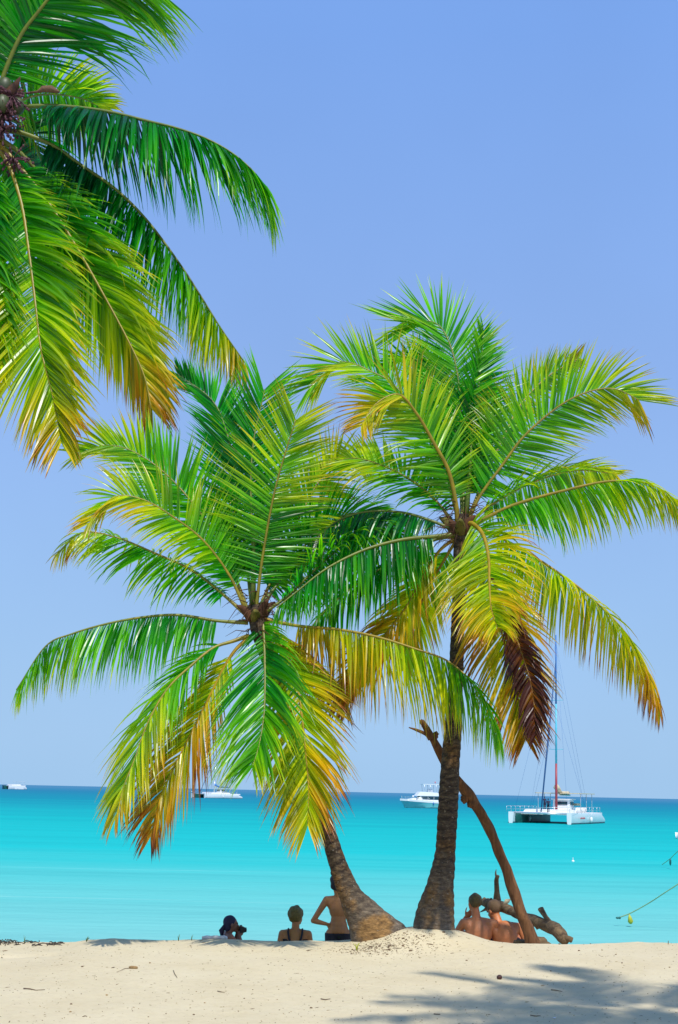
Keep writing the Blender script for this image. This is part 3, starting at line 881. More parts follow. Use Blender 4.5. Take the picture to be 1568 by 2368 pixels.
branch('leaning_branch', [
    ([(1238, 2196, 16.7), (1230, 2170, 16.7), (1203, 2105, 16.72), (1178, 2030, 16.75), (1147, 1950, 16.75), (1112, 1880, 16.7), (1078, 1830, 16.62), (1040, 1782, 16.52), (1014, 1735, 16.45), (999, 1705, 16.42)],
     [.084, .076, .062, .058, .056, .060, .062, .052, .047, .045], 1.0),
    ([(999, 1708, 16.42), (985, 1683, 16.4), (974, 1667, 16.4)], [.045, .036, .030], 2.0),
    ([(1003, 1712, 16.42), (985, 1697, 16.4), (965, 1688, 16.4), (946, 1682, 16.4)], [.034, .022, .016, .006], 3.0),
    ([(974, 1668, 16.4), (972, 1664, 16.4)], [.03, .018], 4.0),
], M['drift'], 'long bare forked branch leaning against the back of the upright palm trunk', 'branch',
  [(1008, 1699, 16.42, .035), (1090, 1857, 16.64, .05), (1074, 1846, 16.62, .05)])

logo = branch('fallen_log', [
    ([(1113, 2087, 18.92), (1126, 2088, 18.80), (1150, 2094, 18.58), (1170, 2100, 18.39), (1200, 2114, 18.12), (1230, 2126, 17.84), (1262, 2138, 17.54), (1288, 2152, 17.30), (1302, 2168, 17.17), (1309, 2180, 17.11)],
     [.030, .066, .070, .056, .054, .062, .066, .076, .068, .04], 6.0),
    ([(1150, 2092, 18.58), (1149, 2060, 18.59), (1149, 2036, 18.59), (1152, 2024, 18.56)], [.052, .030, .031, .024], 7.0),
    ([(1149, 2030, 18.59), (1147, 2018, 18.61), (1148, 2009, 18.60)], [.016, .010, .003], 7.5),
    ([(1272, 2138, 17.45), (1262, 2120, 17.54), (1251, 2102, 17.65)], [.042, .030, .036], 8.0),
    ([(1130, 2094, 18.77), (1120, 2103, 18.86), (1109, 2109, 18.96)], [.026, .014, .004], 9.0),
    ([(1300, 2172, 17.19), (1314, 2170, 17.10), (1324, 2174, 17.10)], [.045, .036, .034], 10.0),
], M['log'], 'thick fallen log with an upright stub behind the foot of the leaning branch', 'log',
  [(1120, 2082, 18.86, .035), (1136, 2081, 18.71, .022), (1243, 2142, 17.72, .03)])
m = MB()
a, b, c_ = P(1163, 2094, 18.42), P(1182, 2078, 18.38), P(1172, 2092, 18.4)
m.tube([a, a.lerp(b, .5) + Vector((0, 0, .015)), b], [.012, .034, .004], 6)
m.build('peeling_bark', M['canvas'], logo)

m = MB()
for (x, y, r_) in ((1205, 2182, .07), (1250, 2176, .07), (1262, 2184, .05)):
    p = P(x, y, 16.9); m.ball(p.x, p.y, p.z - .02, r_ * 1.4, r_, r_, 10, 7, bump=.5, seed=x)
tag(m.build('driftwood_stump', M['log']), 'low grey knob of driftwood at the foot of the leaning branch', 'driftwood')
exec_marker = None

# ------------------------------------------------------------------ boats
def rail(m, pts, h, r=0.025, posts=True):
    m.tube([Vector(p) + Vector((0, 0, h)) for p in pts], r, 5)
    m.tube([Vector(p) + Vector((0, 0, h * .5)) for p in pts], r * .6, 4)
    if posts:
        for p in pts: m.tube([Vector(p), Vector(p) + Vector((0, 0, h))], r, 5)

def cat_hull(y0, L, w, fb, steps=True):
    """one slender hull, bow at x=0, stern at x=-L; rings of cross sections"""
    rings = []
    n = 14
    for i in range(n + 1):
        t = i / n
        x = -L * t
        ww = w * min(1, 0.42 + 1.6 * t) * (1 - 0.25 * max(0, t - .8) / .2)
        top = fb * (1.0 + 0.10 * (1 - t)) if t < .84 else fb * (1.0 - 0.62 * (t - .84) / .16)
        kb = -0.45 * min(1, .4 + t * 3)
        rings.append([(x, y0 + ww * .5, top), (x, y0 + ww * .52, top * .75), (x, y0 + ww * .47, .15), (x, y0 + ww * .25, kb * .8), (x, y0, kb),
                      (x, y0 - ww * .25, kb * .8), (x, y0 - ww * .47, .15), (x, y0 - ww * .52, top * .75), (x, y0 - ww * .5, top)])
    m = MB(); m.loft(rings); return m

def catamaran(loc, rz, L, sep, w, fb, label, mast=None, mast_cols=('mast_red', 'mast_aqua', 'mast_blue'), awning=None, cover='canvas', dark_bow=False, cab=True):
    b = empty('catamaran', loc, rz, label, 'catamaran')
    for k, y0 in enumerate((sep / 2, -sep / 2)):
        h = sharp(cat_hull(y0, L, w, fb).build('hull', M['dark_hull'] if (dark_bow and k) else M['white'], b), 40)
        # antifouling band, just proud of the hull at the waterline
        m = MB()
        for s in (1, -1):
            rings = []
            for i in range(15):
                t = i / 14; ww = w * min(1, .42 + 1.6 * t) * (1 - .25 * max(0, t - .8) / .2)
                y = y0 + s * (ww * .485 + .012)
                rings.append([(-L * t, y, -.05), (-L * t, y + s * .01, .16)])
            m.loft(rings, closed=False, cap=False)
        m.build('antifouling_band', M['antifoul'], h)
        if k == 0:
            for q in range(4):                               # boarding steps down the stern
                m = MB(); m.box(-L * (.86 + .035 * q), y0, fb * (.93 - .14 * q), L * .03, w * .8, .07)
                m.build('step', M['deck'], h)
    # shade between the hulls, painted dark green along the far hull's inboard side
    m = MB(); rings = []
    for i in range(13):
        t = .05 + .9 * i / 12; ww = w * min(1, .42 + 1.6 * t)
        y = -sep / 2 + ww * .53 + .02
        rings.append([(-L * t, y - .03, .1), (-L * t, y, fb * .5), (-L * t, y - .02, fb * .97)])
    m.loft(rings, closed=False, cap=False)
    m.build('inboard_shade', M['hull_shade_green'], b)
    # bridge deck
    m = MB(); m.box(-L * .56, 0, fb * .98, L * .78, sep + w * .5, fb * .22)
    m.build('bridge_deck', M['white'], b, smooth=False)
    m = MB(); m.box(-L * .50, -sep * .05, fb * 1.22, L * .5, sep * .8, fb * .28, taper=.93)
    m.build('coach_roof', M['deck'], b, smooth=False)
    m = MB(); m.tube([(-L * .03, -sep / 2, fb * 1.02), (-L * .03, sep / 2, fb * 1.02)], .10, 8)
    m.build('crossbeam', M['alloy'], b)
    m = MB()
    for y in np.linspace(-sep / 2 + w * .6, sep / 2 - w * .6, 9): m.tube([(-L * .03, y, fb), (-L * .17, y, fb)], .02, 4)
    for x in np.linspace(-L * .04, -L * .16, 5): m.tube([(x, -sep / 2 + w * .5, fb), (x, sep / 2 - w * .5, fb)], .02, 4)
    m.build('trampoline_net', M['rope'], b)
    m = MB()
    for s in (1, -1):
        rail(m, [(-L * t, s * (sep / 2 + w * .42), fb * 1.05) for t in (.01, .12, .24, .36, .48, .60, .72, .82)], .75, .022)
    rail(m, [(-L * .01, -sep / 2, fb * 1.1), (-L * .01, 0, fb), (-L * .01, sep / 2, fb * 1.1)], .7, .022)
    rail(m, [(-L * .93, -sep / 2, fb), (-L * .93, 0, fb), (-L * .93, sep * .3, fb)], .75, .022)
    m.build('guard_rail', M['alloy'], b)
    if cab:
        m = MB(); m.box(-L * .60, sep * .05, fb * 1.36 + .62, L * .14, sep * .30, 1.25, taper=.94)
        c_ = m.build('helm_cabin', M['white'], b, smooth=False)
        for (x, y, sx, sy) in ((-L * .60, sep * .2 + .045, L * .09, .02), (-L * .53 + .03, sep * .05, .02, sep * .22)):
            m = MB(); m.box(x, y, fb * 1.36 + .80, sx, sy, .38)
            m.build('window', M['window'], c_, smooth=False)
        m = MB(); m.box(-L * .60, sep * .05, fb * 1.36 + 1.30, L * .17, sep * .34, .10)
        m.build('cabin_roof', M['white'], c_, smooth=False)
    for (x, s) in ((-L * .33, -1), (-L * .46, 1)):
        m = MB(); y = s * (sep / 2 + (w * .62 if s > 0 else -w * .62) * s)
        y = s * sep / 2 + (w * .66 if s < 0 else w * .66)
        m.ball(x, y, fb * .42, .18, .18, .36, 10, 8); m.tube([(x, y, fb * .7), (x, y, fb * 1.05)], .02, 4)
        m.build('fender', M['buoy'], b)
    if awning:
        m = MB(); m.box(-L * .74, 0, awning, L * .40, sep * .85, .10)
        a = m.build('awning', M['canvas'] if mast else M['deck'], b, smooth=False)
        for x in (-L * .56, -L * .74, -L * .92):
            for y in (-sep * .38, sep * .38):
                m = MB(); m.tube([(x, y, fb), (x, y, awning - .04)], .035, 6); m.build('awning_post', M['alloy'], a)
    if mast:
        xm = -L * (.47 if cover == 'canvas' else .43); zb = fb * 1.3
        cuts = (zb, zb + (mast - zb) * .26, zb + (mast - zb) * .60, mast)
        rk = lambda z: xm - .022 * (z - zb)
        for k in range(3):
            m = MB(); z0, z1 = cuts[k], cuts[k + 1]
            m.tube([(rk(z0), 0, z0), (rk(z1), 0, z1)], [.17 - .03 * k, .14 - .03 * k], 8)
            m.build('mast_section' if k else 'mast', M[mast_cols[k]], b)
        for f in (.34, .62):
            z = zb + (mast - zb) * f; m = MB()
            m.tube([(rk(z), -.95, z + .05), (rk(z), 0, z), (rk(z), .95, z + .05)], .035, 5)
            m.build('spreader', M['mast_aqua'], b)
        m = MB()
        top = (rk(mast * .96), 0, mast * .96)
        for s in (1, -1):
            m.tube([top, (rk(zb + (mast - zb) * .62), s * .95, zb + (mast - zb) * .62), (xm - .6, s * (sep / 2), fb)], .010, 4)
            m.tube([(rk(mast * .62), 0, mast * .62), (xm - 1.2, s * (sep / 2), fb)], .010, 4)
        m.tube([top, (-L * .95, sep * .3, fb)], .010, 4)
        m.tube([top, (-L * .03, sep * .46, fb)], .010, 4); m.tube([top, (-L * .03, -sep * .46, fb)], .010, 4)
        m.build('shrouds', M['mast_blue'], b)
        m = MB(); m.tube([(-L * .04, 0, fb + .2), ((rk(mast * .8) - L * .04) / 2, 0, (mast * .86 + fb) / 2), (rk(mast * .86) + .05, 0, mast * .86)], [.085, .12, .05], 7)
        m.build('furled_jib', M['sail_navy'], b)
        bz = fb * 1.3 + 1.95
        m = MB(); m.tube([(xm - .1, 0, bz), (xm - L * .42, 0, bz - .05)], .09, 7); bo = m.build('boom', M['alloy'], b)
        m = MB(); rr_ = random.Random(3)
        pts = [(xm - .1 - L * .40 * f, .1 * nz(f * 9, 2), bz + .22 + .10 * nz(f * 7, 1) + .75 * max(0, .30 - f) / .30 ) for f in np.linspace(0, .92, 12)]
        m.tube(pts, [.22 + .42 * max(0, .35 - f) + .05 * nz(f * 11, 4) for f in np.linspace(0, .92, 12)], 9, rough=.5)
        m.build('sail_cover', M[cover], bo)
    return b

yA = P(1248, 1900, 178)
c1 = catamaran((yA.x, 178, SEA), math.atan2(-.917, -.4), 17, 7.4, 1.35, 1.25,
          'large white catamaran with tall bare blue and red mast anchored at the right', mast=24.2, awning=3.75)
# faded red lettering on the outer side of the near hull (too small to read in the picture)
m = MB()
for k in range(7):
    x = -2.6 - k * .38; h = .12 + .05 * ((k * 7) % 3)
    m.tube([(x, 3.7 + .735, .66), (x - .12, 3.7 + .738, .66 + h), (x - .26, 3.7 + .738, .64)], .028, 4)
m.build('hull_lettering', M['red_paint'], c1)
m = MB(); m.ball(-14.6, 4.0, .95, .28, .28, .28, 10, 8); m.build('life_ring_case', M['buoy'], c1)
m = MB(); m.box(-14.9, 2.9, .75, .35, .3, .75); m.build('outboard', M['dark_hull'], c1, smooth=False)
# bench and loungers on the stern deck
for k in range(5):
    m = MB(); x = -8.4 - k * .95
    m.box(x, 2.6, 1.55, .5, .5, .10); m.box(x - .24, 2.6, 1.78, .06, .5, .42)
    for dx in (-.2, .2):
        for dy in (-.2, .2): m.box(x + dx, 2.6 + dy, 1.40, .05, .05, .26)
    m.build('deck_chair', M['buoy'], c1, smooth=False)
m = MB(); m.box(-12.4, 1.4, 2.35, 1.6, .9, .28); m.build('stern_seat', M['canvas'], c1, smooth=False)

def boat_crew(parent_loc, rz, lx, ly, lz, shirt, label):
    r_ = Matrix.Rotation(rz, 3, 'Z')
    p = Vector(parent_loc) + r_ @ Vector((lx, ly, lz))
    m = MB()
    m.tube([(0, -.09, 0), (0, -.09, .42), (0, -.08, .85)], [.055, .06, .085], 7)
    m.tube([(0, .09, 0), (0, .09, .42), (0, .08, .85)], [.055, .06, .085], 7)
    m.tube([(0, 0, .8), (0, 0, 1.1), (0, 0, 1.38), (0, 0, 1.46)], [.14, .13, .17, .06], 9)
    m.tube([(0, .18, 1.38), (.06, .26, 1.1), (.18, .22, .92)], [.05, .042, .03], 6)
    m.tube([(0, -.18, 1.38), (.06, -.26, 1.1), (.18, -.22, .92)], [.05, .042, .03], 6)
    m.ball(0, 0, 1.62, .085, .08, .115, 9, 7); m.ball(.07, 0, 1.60, .03, .02, .03, 6, 5)
    o = m.build('person', M[shirt], None)
    o.location = p; o.rotation_euler = (0, 0, rz)
    tag(o, label, 'person')
rz1 = math.atan2(-.917, -.4)
boat_crew((yA.x, 178, SEA), rz1, -2.2, 0.5, 1.35, 'cloth_navy', 'tiny dark-clothed person standing at the furled jib of the big catamaran')
boat_crew((yA.x, 178, SEA), rz1, -6.0, -1.0, 1.60, 'cloth_navy', 'tiny person in dark clothes left of the red mast of the big catamaran')

yB = P(458, 1844, 529)
catamaran((yB.x, 529, SEA), math.atan2(-.60, -.80), 16, 9.0, 1.9, 1.55, 'distant white sailing catamaran with a blue sail cover behind the palm fronds', mast=19, mast_cols=('alloy', 'alloy', 'alloy'), cover='canvas_blue', awning=4.2)
yC = P(13, 1824, 1032)
catamaran((yC.x, 1032, SEA), math.atan2(-.66, -.75), 14, 9.0, 2.6, 2.6, 'tiny far off excursion boat with a canopy at the left edge of the horizon', awning=5.6, dark_bow=True, cab=False)

def yacht(loc, rz):
    b = empty('motor_yacht', loc, rz, 'white motor yacht with pale aqua hull half hidden behind the upright palm trunk', 'motor yacht')
    L, n = 13.0, 16
    rings, wr, rub = [], [], []
    for i in range(n + 1):
        t = i / n
        ww = 4.0 * (1 - (1 - min(t / .45, 1)) ** 2.0) * .5 + .04
        wb = ww * (.55 + .35 * min(t / .5, 1))
        sheer = 2.05 - .75 * min(t, .8)
        xb = -L * t; xk = -1.25 * (1 - t) ** 2 * 1.0 - L * t
        rings.append([(xb, ww, sheer - .42), (xb * 1 + (xk - xb) * .5, (ww + wb) / 2, .85), (xk, wb, 0), (xk, wb * .5, -.4), (xk, 0, -.5), (xk, -wb * .5, -.4), (xk, -wb, 0),
                      (xb + (xk - xb) * .5, -(ww + wb) / 2, .85), (xb, -ww, sheer - .42)])
        wr.append([(xb + .12, ww + .03, sheer - .42), (xb + .14, ww + .05, sheer), (xb, ww - .12, sheer + .04), (xb, -ww + .12, sheer + .04), (xb + .14, -ww - .05, sheer), (xb + .12, -ww - .03, sheer - .42)])
    m = MB(); m.loft(rings); h = sharp(m.build('hull', M['hull_aqua'], b), 45)
    m = MB(); m.loft(wr); sharp(m.build('bulwark', M['white'], h), 45)
    m = MB()
    for s in (1, -1):
        rg = []
        for i in range(n + 1):
            t = i / n; r0 = rings[i][2]
            rg.append([(r0[0] + .02, s * (r0[1] + .015), -.05), (r0[0] + .02, s * (r0[1] + .03), .20)])
        m.loft(rg, closed=False, cap=False)
    m.build('boot_stripe', M['antifoul'], h)
    def prism(name, prof, w0, w1, mt, parent):
        m = MB(); n_ = len(prof)
        zs = [p[1] for p in prof]; zl, zh = min(zs), max(zs)
        wd = [w0 + (w1 - w0) * (z - zl) / max(zh - zl, .01) for z in zs]
        m.loft([[(x, w / 2, z) for (x, z), w in zip(prof, wd)], [(x, -w / 2, z) for (x, z), w in zip(prof, wd)]])
        return m.build(name, mt, parent, smooth=False)
    prism('foredeck', [(-1.4, 1.95), (-3.2, 2.25), (-5.6, 2.35), (-5.6, 1.6), (-1.4, 1.6)], 2.4, 2.0, M['white'], b)
    c_ = prism('cabin', [(-3.4, 1.7), (-4.6, 2.85), (-10.0, 2.75), (-10.0, 1.4)], 3.3, 2.9, M['white'], b)
    fl = prism('flybridge', [(-3.5, 2.76), (-4.4, 3.75), (-7.2, 3.65), (-10.3, 3.35), (-10.3, 2.80), (-4.4, 2.80)], 3.3, 3.0, M['white'], b)
    for s in (1, -1):
        m = MB()
        q = [(-4.9, 2.05), (-4.6, 2.62), (-8.9, 2.62), (-9.2, 1.95)]
        m.loft([[(x, s * (1.60 - .03), z) for x, z in q], [(x, s * (1.66), z) for x, z in q]])
        m.build('window', M['window'], c_, smooth=False)
        for xx in (-6.2, -7.6):
            m = MB(); m.box(xx, s * 1.66, 2.3, .07, .06, .66); m.build('window_post', M['white'], c_, smooth=False)
    m = MB(); m.loft([[(-3.52, 1.2, 1.95), (-4.42, 1.15, 2.68), (-4.42, -1.15, 2.68), (-3.52, -1.2, 1.95)], [(-3.60, 1.2, 1.90), (-4.50, 1.15, 2.66), (-4.50, -1.15, 2.66), (-3.60, -1.2, 1.90)]])
    m.build('windscreen', M['window'], c_, smooth=False)
    m = MB(); m.box(-7.4, 0, 5.45, 4.6, 2.8, .14); t_ = m.build('hardtop', M['white'], b, smooth=False)
    for x in (-5.4, -6.8, -8.2, -9.3):
        for s in (1, -1):
            m = MB(); m.tube([(x - .15, s * 1.3, 3.4), (x, s * 1.3, 5.4)], .05, 6); m.build('hardtop_post', M['alloy'], t_)
    m = MB(); m.tube([(-8.3, 0, 5.5), (-8.3, 0, 6.1)], .04, 6); m.ball(-8.3, 0, 6.0, .2, .2, .12, 8, 6); m.build('navigation_light', M['red_paint'], t_)
    m = MB(); m.box(-7.0, 0, 4.05, 1.2, 1.6, .8, taper=.8); m.build('helm_console', M['alloy'], fl, smooth=False)
    m = MB()
    for s in (1, -1):
        rail(m, [(-.3, s * .25, 2.05), (-1.5, s * 1.05, 2.0), (-3.0, s * 1.6, 1.92), (-4.8, s * 1.92, 1.8), (-6.5, s * 1.98, 1.7)], .55, .02)
    m.build('bow_rail', M['alloy'], b)
    m = MB(); m.ball(-2.9, .4, 2.62, .22, .22, .26, 8, 6); m.build('fender', M['buoy'], b)
    for x in (-7.4, -9.0):
        m = MB(); m.ball(x, 2.1, 1.05, .16, .16, .30, 8, 6); m.tube([(x, 2.1, 1.3), (x, 2.06, 1.6)], .02, 4); m.build('fender', M['mast_blue'], b)
    return b
yD = P(926, 1860, 336)
yacht((yD.x, 336, SEA), math.atan2(-.18, -.985))

# small open boat cut by the right edge
yE = P(1563, 1935, 124)
dg = empty('rowing_boat', (yE.x, 124, SEA), math.atan2(-.25, -.97), 'small white open boat just entering at the right edge of the sea', 'small boat')
m = MB(); rings = []
for i in range(9):
    t = i / 8; w = .7 * math.sin(math.pi * min(.5, .5 * (t * 1.7 + .12))) * (1 if t < .9 else .9)
    x = -3.2 * t; tp_ = .55 - .18 * t
    rings.append([(x, w, tp_), (x - .05, w * .8, .05), (x - .1, 0, -.12), (x - .05, -w * .8, .05), (x, -w, tp_), (x, -w * .85, tp_), (x, -w * .6, .2), (x, w * .6, .2), (x, w * .85, tp_)])
m.loft(rings); m.build('hull', M['white'], dg)
m = MB(); m.box(-1.5, 0, .36, .25, 1.1, .04); m.build('thwart', M['canvas'], dg, smooth=False)

# mooring posts just outside the frame, with their ropes
def post(px, py, d, label):
    t = P(px, py, d); m = MB()
    m.tube([(0, 0, -1.6), (0, 0, 0), (.02, 0, t.z - SEA - .1), (.02, 0, t.z - SEA + .12)], [.10, .10, .09, .085], 9, rough=.15)
    o = m.build('mooring_post', M['log']); o.location = (t.x, t.y, SEA)
    tag(o, label, 'post'); return t
t1 = post(1655, 1990, 37.5, 'nearer mooring post standing in the water past the right edge')
t2 = post(1650, 1900, 68, 'farther mooring post standing in the water past the right edge')
def rope(pts, r_, label, tagspec=None, mt='rope'):
    sp, _ = catmull([Vector(p) for p in pts], 40)
    m = MB(); m.tube(sp, r_, 6)
    o = m.build('mooring_rope', M[mt]); tag(o, label, 'rope'); return o
ro = rope([P(1425, 2123, 39), P(1456, 2112, 38.9), P(1500, 2088, 38.6), P(1540, 2062, 38.2), P(1590, 2030, 37.9), t1], .016, 'pale green rope rising out of the sea at the right with a yellow tag')
m = MB(); p = P(1428, 2122, 38.95); m.ball(p.x, p.y, p.z, .05, .03, .03, 8, 6); p = P(1433, 2122, 38.95); m.ball(p.x, p.y, p.z, .035, .03, .035, 8, 6)
m.build('knot', M['hull_shade_green'], ro)
m = MB()
pa, pb = P(1455, 2114, 38.85), P(1459, 2136, 38.85)
m.tube([pa, pa.lerp(pb, .35), pa.lerp(pb, .75), pb], [.012, .05, .075, .03], 9)
m.build('float_tag', M['yellow'], ro)
ro2 = rope([P(1531, 1999, 72), P(1550, 1985, 71), P(1568, 1968, 70), t2], .016, 'thin farther mooring rope with a small dark float at the right edge')
m = MB(); p = P(1550, 1992, 70.9); m.ball(p.x, p.y, p.z - .02, .055, .055, .17, 8, 6); m.build('float', M['hull_shade_green'], ro2)
p = P(1325, 1985, 76)
m = MB(); m.ball(0, 0, .04, .075, .075, .075, 10, 8); m.tube([(0, 0, .13), (0, 0, .22)], .02, 5)
o = m.build('buoy', M['buoy']); o.location = (p.x, p.y, SEA); tag(o, 'small round white buoy floating below the big catamaran', 'buoy')

# ------------------------------------------------------------------ people
def capsule(m, a, b, ra, rb):
    a, b = Vector(a), Vector(b)
    m.tube([a, b], [ra, rb], 12)
    m.ball(a.x, a.y, a.z, ra, ra, ra, 12, 8); m.ball(b.x, b.y, b.z, rb, rb, rb, 12, 8)

def ell(m, c, r, ax=None):
    """ellipsoid, ax = (right, forward, up) axes"""
    mt = None
    if ax:
        mt = Matrix((ax[0], ax[1], ax[2])).transposed()
    m.ball(c[0], c[1], c[2], r[0], r[1], r[2], 16, 12, m=mt)

def axes(fwd, up):
    up = Vector(up).normalized(); f = Vector(fwd); f = (f - up * f.dot(up)).normalized()
    return (f.cross(up), f, up)

def remeshed(m, name, mt, parent, voxel, smooth_it=4, cut=None, solid=0.0):
    tmp = bpy.data.meshes.new('tmp'); tmp.from_pydata(m.v, [], m.f)
    ob = bpy.data.objects.new('tmp', tmp); col.objects.link(ob)
    md = ob.modifiers.new('r', 'REMESH'); md.mode = 'VOXEL'; md.voxel_size = voxel
    ms = ob.modifiers.new('s', 'SMOOTH'); ms.factor = .5; ms.iterations = smooth_it
    dg_ = bpy.context.evaluated_depsgraph_get(); dg_.update()
    me = bpy.data.meshes.new_from_object(ob.evaluated_get(dg_))
    bpy.data.objects.remove(ob); bpy.data.meshes.remove(tmp)
    if cut:
        bm = bmesh.new(); bm.from_mesh(me)
        bmesh.ops.delete(bm, geom=[f for f in bm.faces if not cut(f.calc_center_median())], context='FACES')
        if solid:
            bmesh.ops.solidify(bm, geom=bm.faces[:], thickness=solid)
        bm.to_mesh(me); bm.free()
    me.name = name; me.materials.clear(); me.materials.append(mt)
    me.polygons.foreach_set('use_smooth', [True] * len(me.polygons))
    o = bpy.data.objects.new(name, me); col.objects.link(o); o.parent = parent
    return o

def hand(m, wrist, d, palm_n, curl, thumb_side):
    """palm and five fingers; d = direction of the fingers, palm_n = way the palm faces"""
    d = Vector(d).normalized(); nrm = Vector(palm_n); nrm = (nrm - d * nrm.dot(d)).normalized()
    s = d.cross(nrm).normalized() * thumb_side
    w = Vector(wrist)
    c = w + d * .045
    ell(m, c, (.040, .052, .017), (s, d, s.cross(d)))
    for k, (o_, L) in enumerate(((.028, .068), (.010, .078), (-.009, .072), (-.027, .056))):
        p = w + d * .082 + s * o_; dd = d.copy()
        for q, f in enumerate((.45, .32, .23)):
            dd = (dd + nrm * curl * (.6 + .3 * q) + s * o_ * .5).normalized()
            e = p + dd * L * f * 1.1
            capsule(m, p, e, .0092 - .0006 * q, .0086 - .0008 * q); p = e
    p = w + d * .022 + s * .030; dd = (d * .7 + s * .8 + nrm * .3).normalized()
    for q, L in enumerate((.036, .030, .024)):
        e = p + dd * L; capsule(m, p, e, .0115 - .0012 * q, .0105 - .0014 * q); p = e
        dd = (dd + d * .35 + nrm * curl * .5).normalized()

def torso_prims(m, J, w, g=0.0):
    pel, che, nk = Vector(J['pelvis']), Vector(J['chest']), Vector(J['neck'])
    fw = J.get('fwd', (0, 1, 0))
    up1 = (che - pel).normalized(); up2 = (nk - che).normalized()
    a1 = axes(fw, up1)
    wa = pel.lerp(che, .48)
    ell(m, pel, (.165 * w + g, .110 + g, .12 + g), a1)
    ell(m, pel + Vector((0, 0, 0)) + a1[2] * .06, (.145 * w + g, .10 + g, .12 + g), a1)
    ell(m, wa, (.125 * w + g, .092 + g, .15 + g), a1)
    ell(m, che, (.158 * w + g, .105 + g, .16 + g), axes(fw, up2))
    ell(m, che.lerp(nk, .35), (.150 * w + g, .088 + g, .12 + g), axes(fw, up2))
    for s in ('L', 'R'):
        sh = Vector(J['sh' + s])
        capsule(m, nk.lerp(che, .15), sh, .045 + g, .050 + g)
        capsule(m, che.lerp(nk, .45), sh, .075 + g, .052 + g)
        capsule(m, sh.lerp(che, .35), wa.lerp(che, .3).lerp(sh, .12), .068 + g, .07 + g)

def figure(loc, rz, sc_, J, skin, label, w=1.0, hands=('L', 'R')):
    root = empty('person', loc, rz, label, 'person')
    root.scale = (sc_,) * 3
    m = MB()
    torso_prims(m, J, w)
    nk, hd = Vector(J['neck']), Vector(J['head'])
    hf = axes(J.get('face', (0, 1, 0)), J.get('headup', (0, 0, 1)))
    capsule(m, nk + Vector((0, 0, -.03)), hd - hf[2] * .05 - hf[1] * .015, .056 * (w * .5 + .5), .050)
    ell(m, hd + hf[2] * .022 - hf[1] * .008, (.074, .094, .088), hf)
    ell(m, hd - hf[2] * .030 + hf[1] * .022, (.060, .070, .075), hf)
    ell(m, hd - hf[2] * .078 + hf[1] * .048, (.036, .034, .028), hf)
    capsule(m, hd + hf[1] * .082 + hf[2] * .012, hd + hf[1] * .104 - hf[2] * .022, .009, .014)
    ell(m, hd - hf[2] * .052 + hf[1] * .086, (.024, .010, .010), hf)
    for s in (1, -1):
        ell(m, hd + hf[0] * s * .077 - hf[1] * .008 - hf[2] * .008, (.010, .018, .031), hf)
        ell(m, hd + hf[0] * s * .032 + hf[1] * .080 + hf[2] * .028, (.024, .010, .008), hf)
    for s in ('L', 'R'):
        sg = -1 if s == 'L' else 1
        sh, el, ha = Vector(J['sh' + s]), Vector(J['el' + s]), Vector(J['ha' + s])
        capsule(m, sh, sh.lerp(el, .5), .052, .043); capsule(m, sh.lerp(el, .5), el, .043, .036)
        capsule(m, el, el.lerp(ha, .35), .037, .037); capsule(m, el.lerp(ha, .35), ha, .037, .024)
        hp, kn, an, to = [Vector(J[q + s]) for q in ('hip', 'kn', 'an', 'toe')]
        capsule(m, hp, hp.lerp(kn, .5), .088, .074); capsule(m, hp.lerp(kn, .5), kn, .074, .054)
        capsule(m, kn, kn.lerp(an, .35), .053, .056); capsule(m, kn.lerp(an, .35), an, .056, .036)
        capsule(m, an + Vector((0, 0, -.02)), to, .040, .026)
        hd_ = J.get('hd' + s, ((ha - el).normalized(), (0, 0, -1), .25))
        hand(m, ha, hd_[0], hd_[1], hd_[2], hd_[3] if len(hd_) > 3 else 1)
    remeshed(m, 'body', skin, root, .0075, 3)
    # eyes
    for s in (1, -1):
        e = MB(); c = hd + hf[0] * s * .031 + hf[1] * .084 + hf[2] * .014
        e.ball(c.x, c.y, c.z, .011, .011, .008, 8, 6); e.build('eye', M['black'], root)
    root['_hf'] = 0
    return root, hd, hf

def hair(root, hd, hf, mt, grow=.012, low=0.0, fluff=.1, name='hair', nape=.0):
    """rounded hair volume set back on the skull so the face stays free"""
    m = MB()
    R3 = Matrix((hf[0], hf[1], hf[2])).transposed()
    def blob(c, r_, sd_):
        n0 = len(m.v)
        m.ball(0, 0, 0, r_[0], r_[1], r_[2], 28, 20, bump=fluff, seed=sd_)
        for k in range(n0, len(m.v)): m.v[k] = tuple(R3 @ Vector(m.v[k]) + c)
    blob(hd + hf[2] * (.034 + low) - hf[1] * .026, (.076 + grow, .090 + grow, .088 + grow), 1.0)
    if nape: blob(hd - hf[2] * (.030) - hf[1] * (.052), (.064 + grow, .048 + grow * .6, .050 + nape), 2.0)
    return remeshed(m, name, mt, root, .006, 1)

def seat_legs(J, knee=.34, fy=.62, spread=.16):
    for s, sg in (('L', -1), ('R', 1)):
        J['hip' + s] = (sg * .095, 0.02, .09); J['kn' + s] = (sg * spread, .40, knee); J['an' + s] = (sg * (spread - .02), fy, .05); J['toe' + s] = (sg * spread, fy + .15, .028)
    return J

def place(px, py, d, headlocal, sc_, rz=0):
    """origin so that the head appears at the picture position; returns x, y, z"""
    t = P(px, py, d)
    h = Matrix.Rotation(rz, 3, 'Z') @ Vector(headlocal) * sc_
    x, y = t.x - h.x, t.y - h.y
    g = ground(x, y)
    z = t.z - h.z
    print('person at', px, 'floats by', round(z - g, 3))
    return (x, y, z if -0.09 < z - g < 0 else g - .01), z

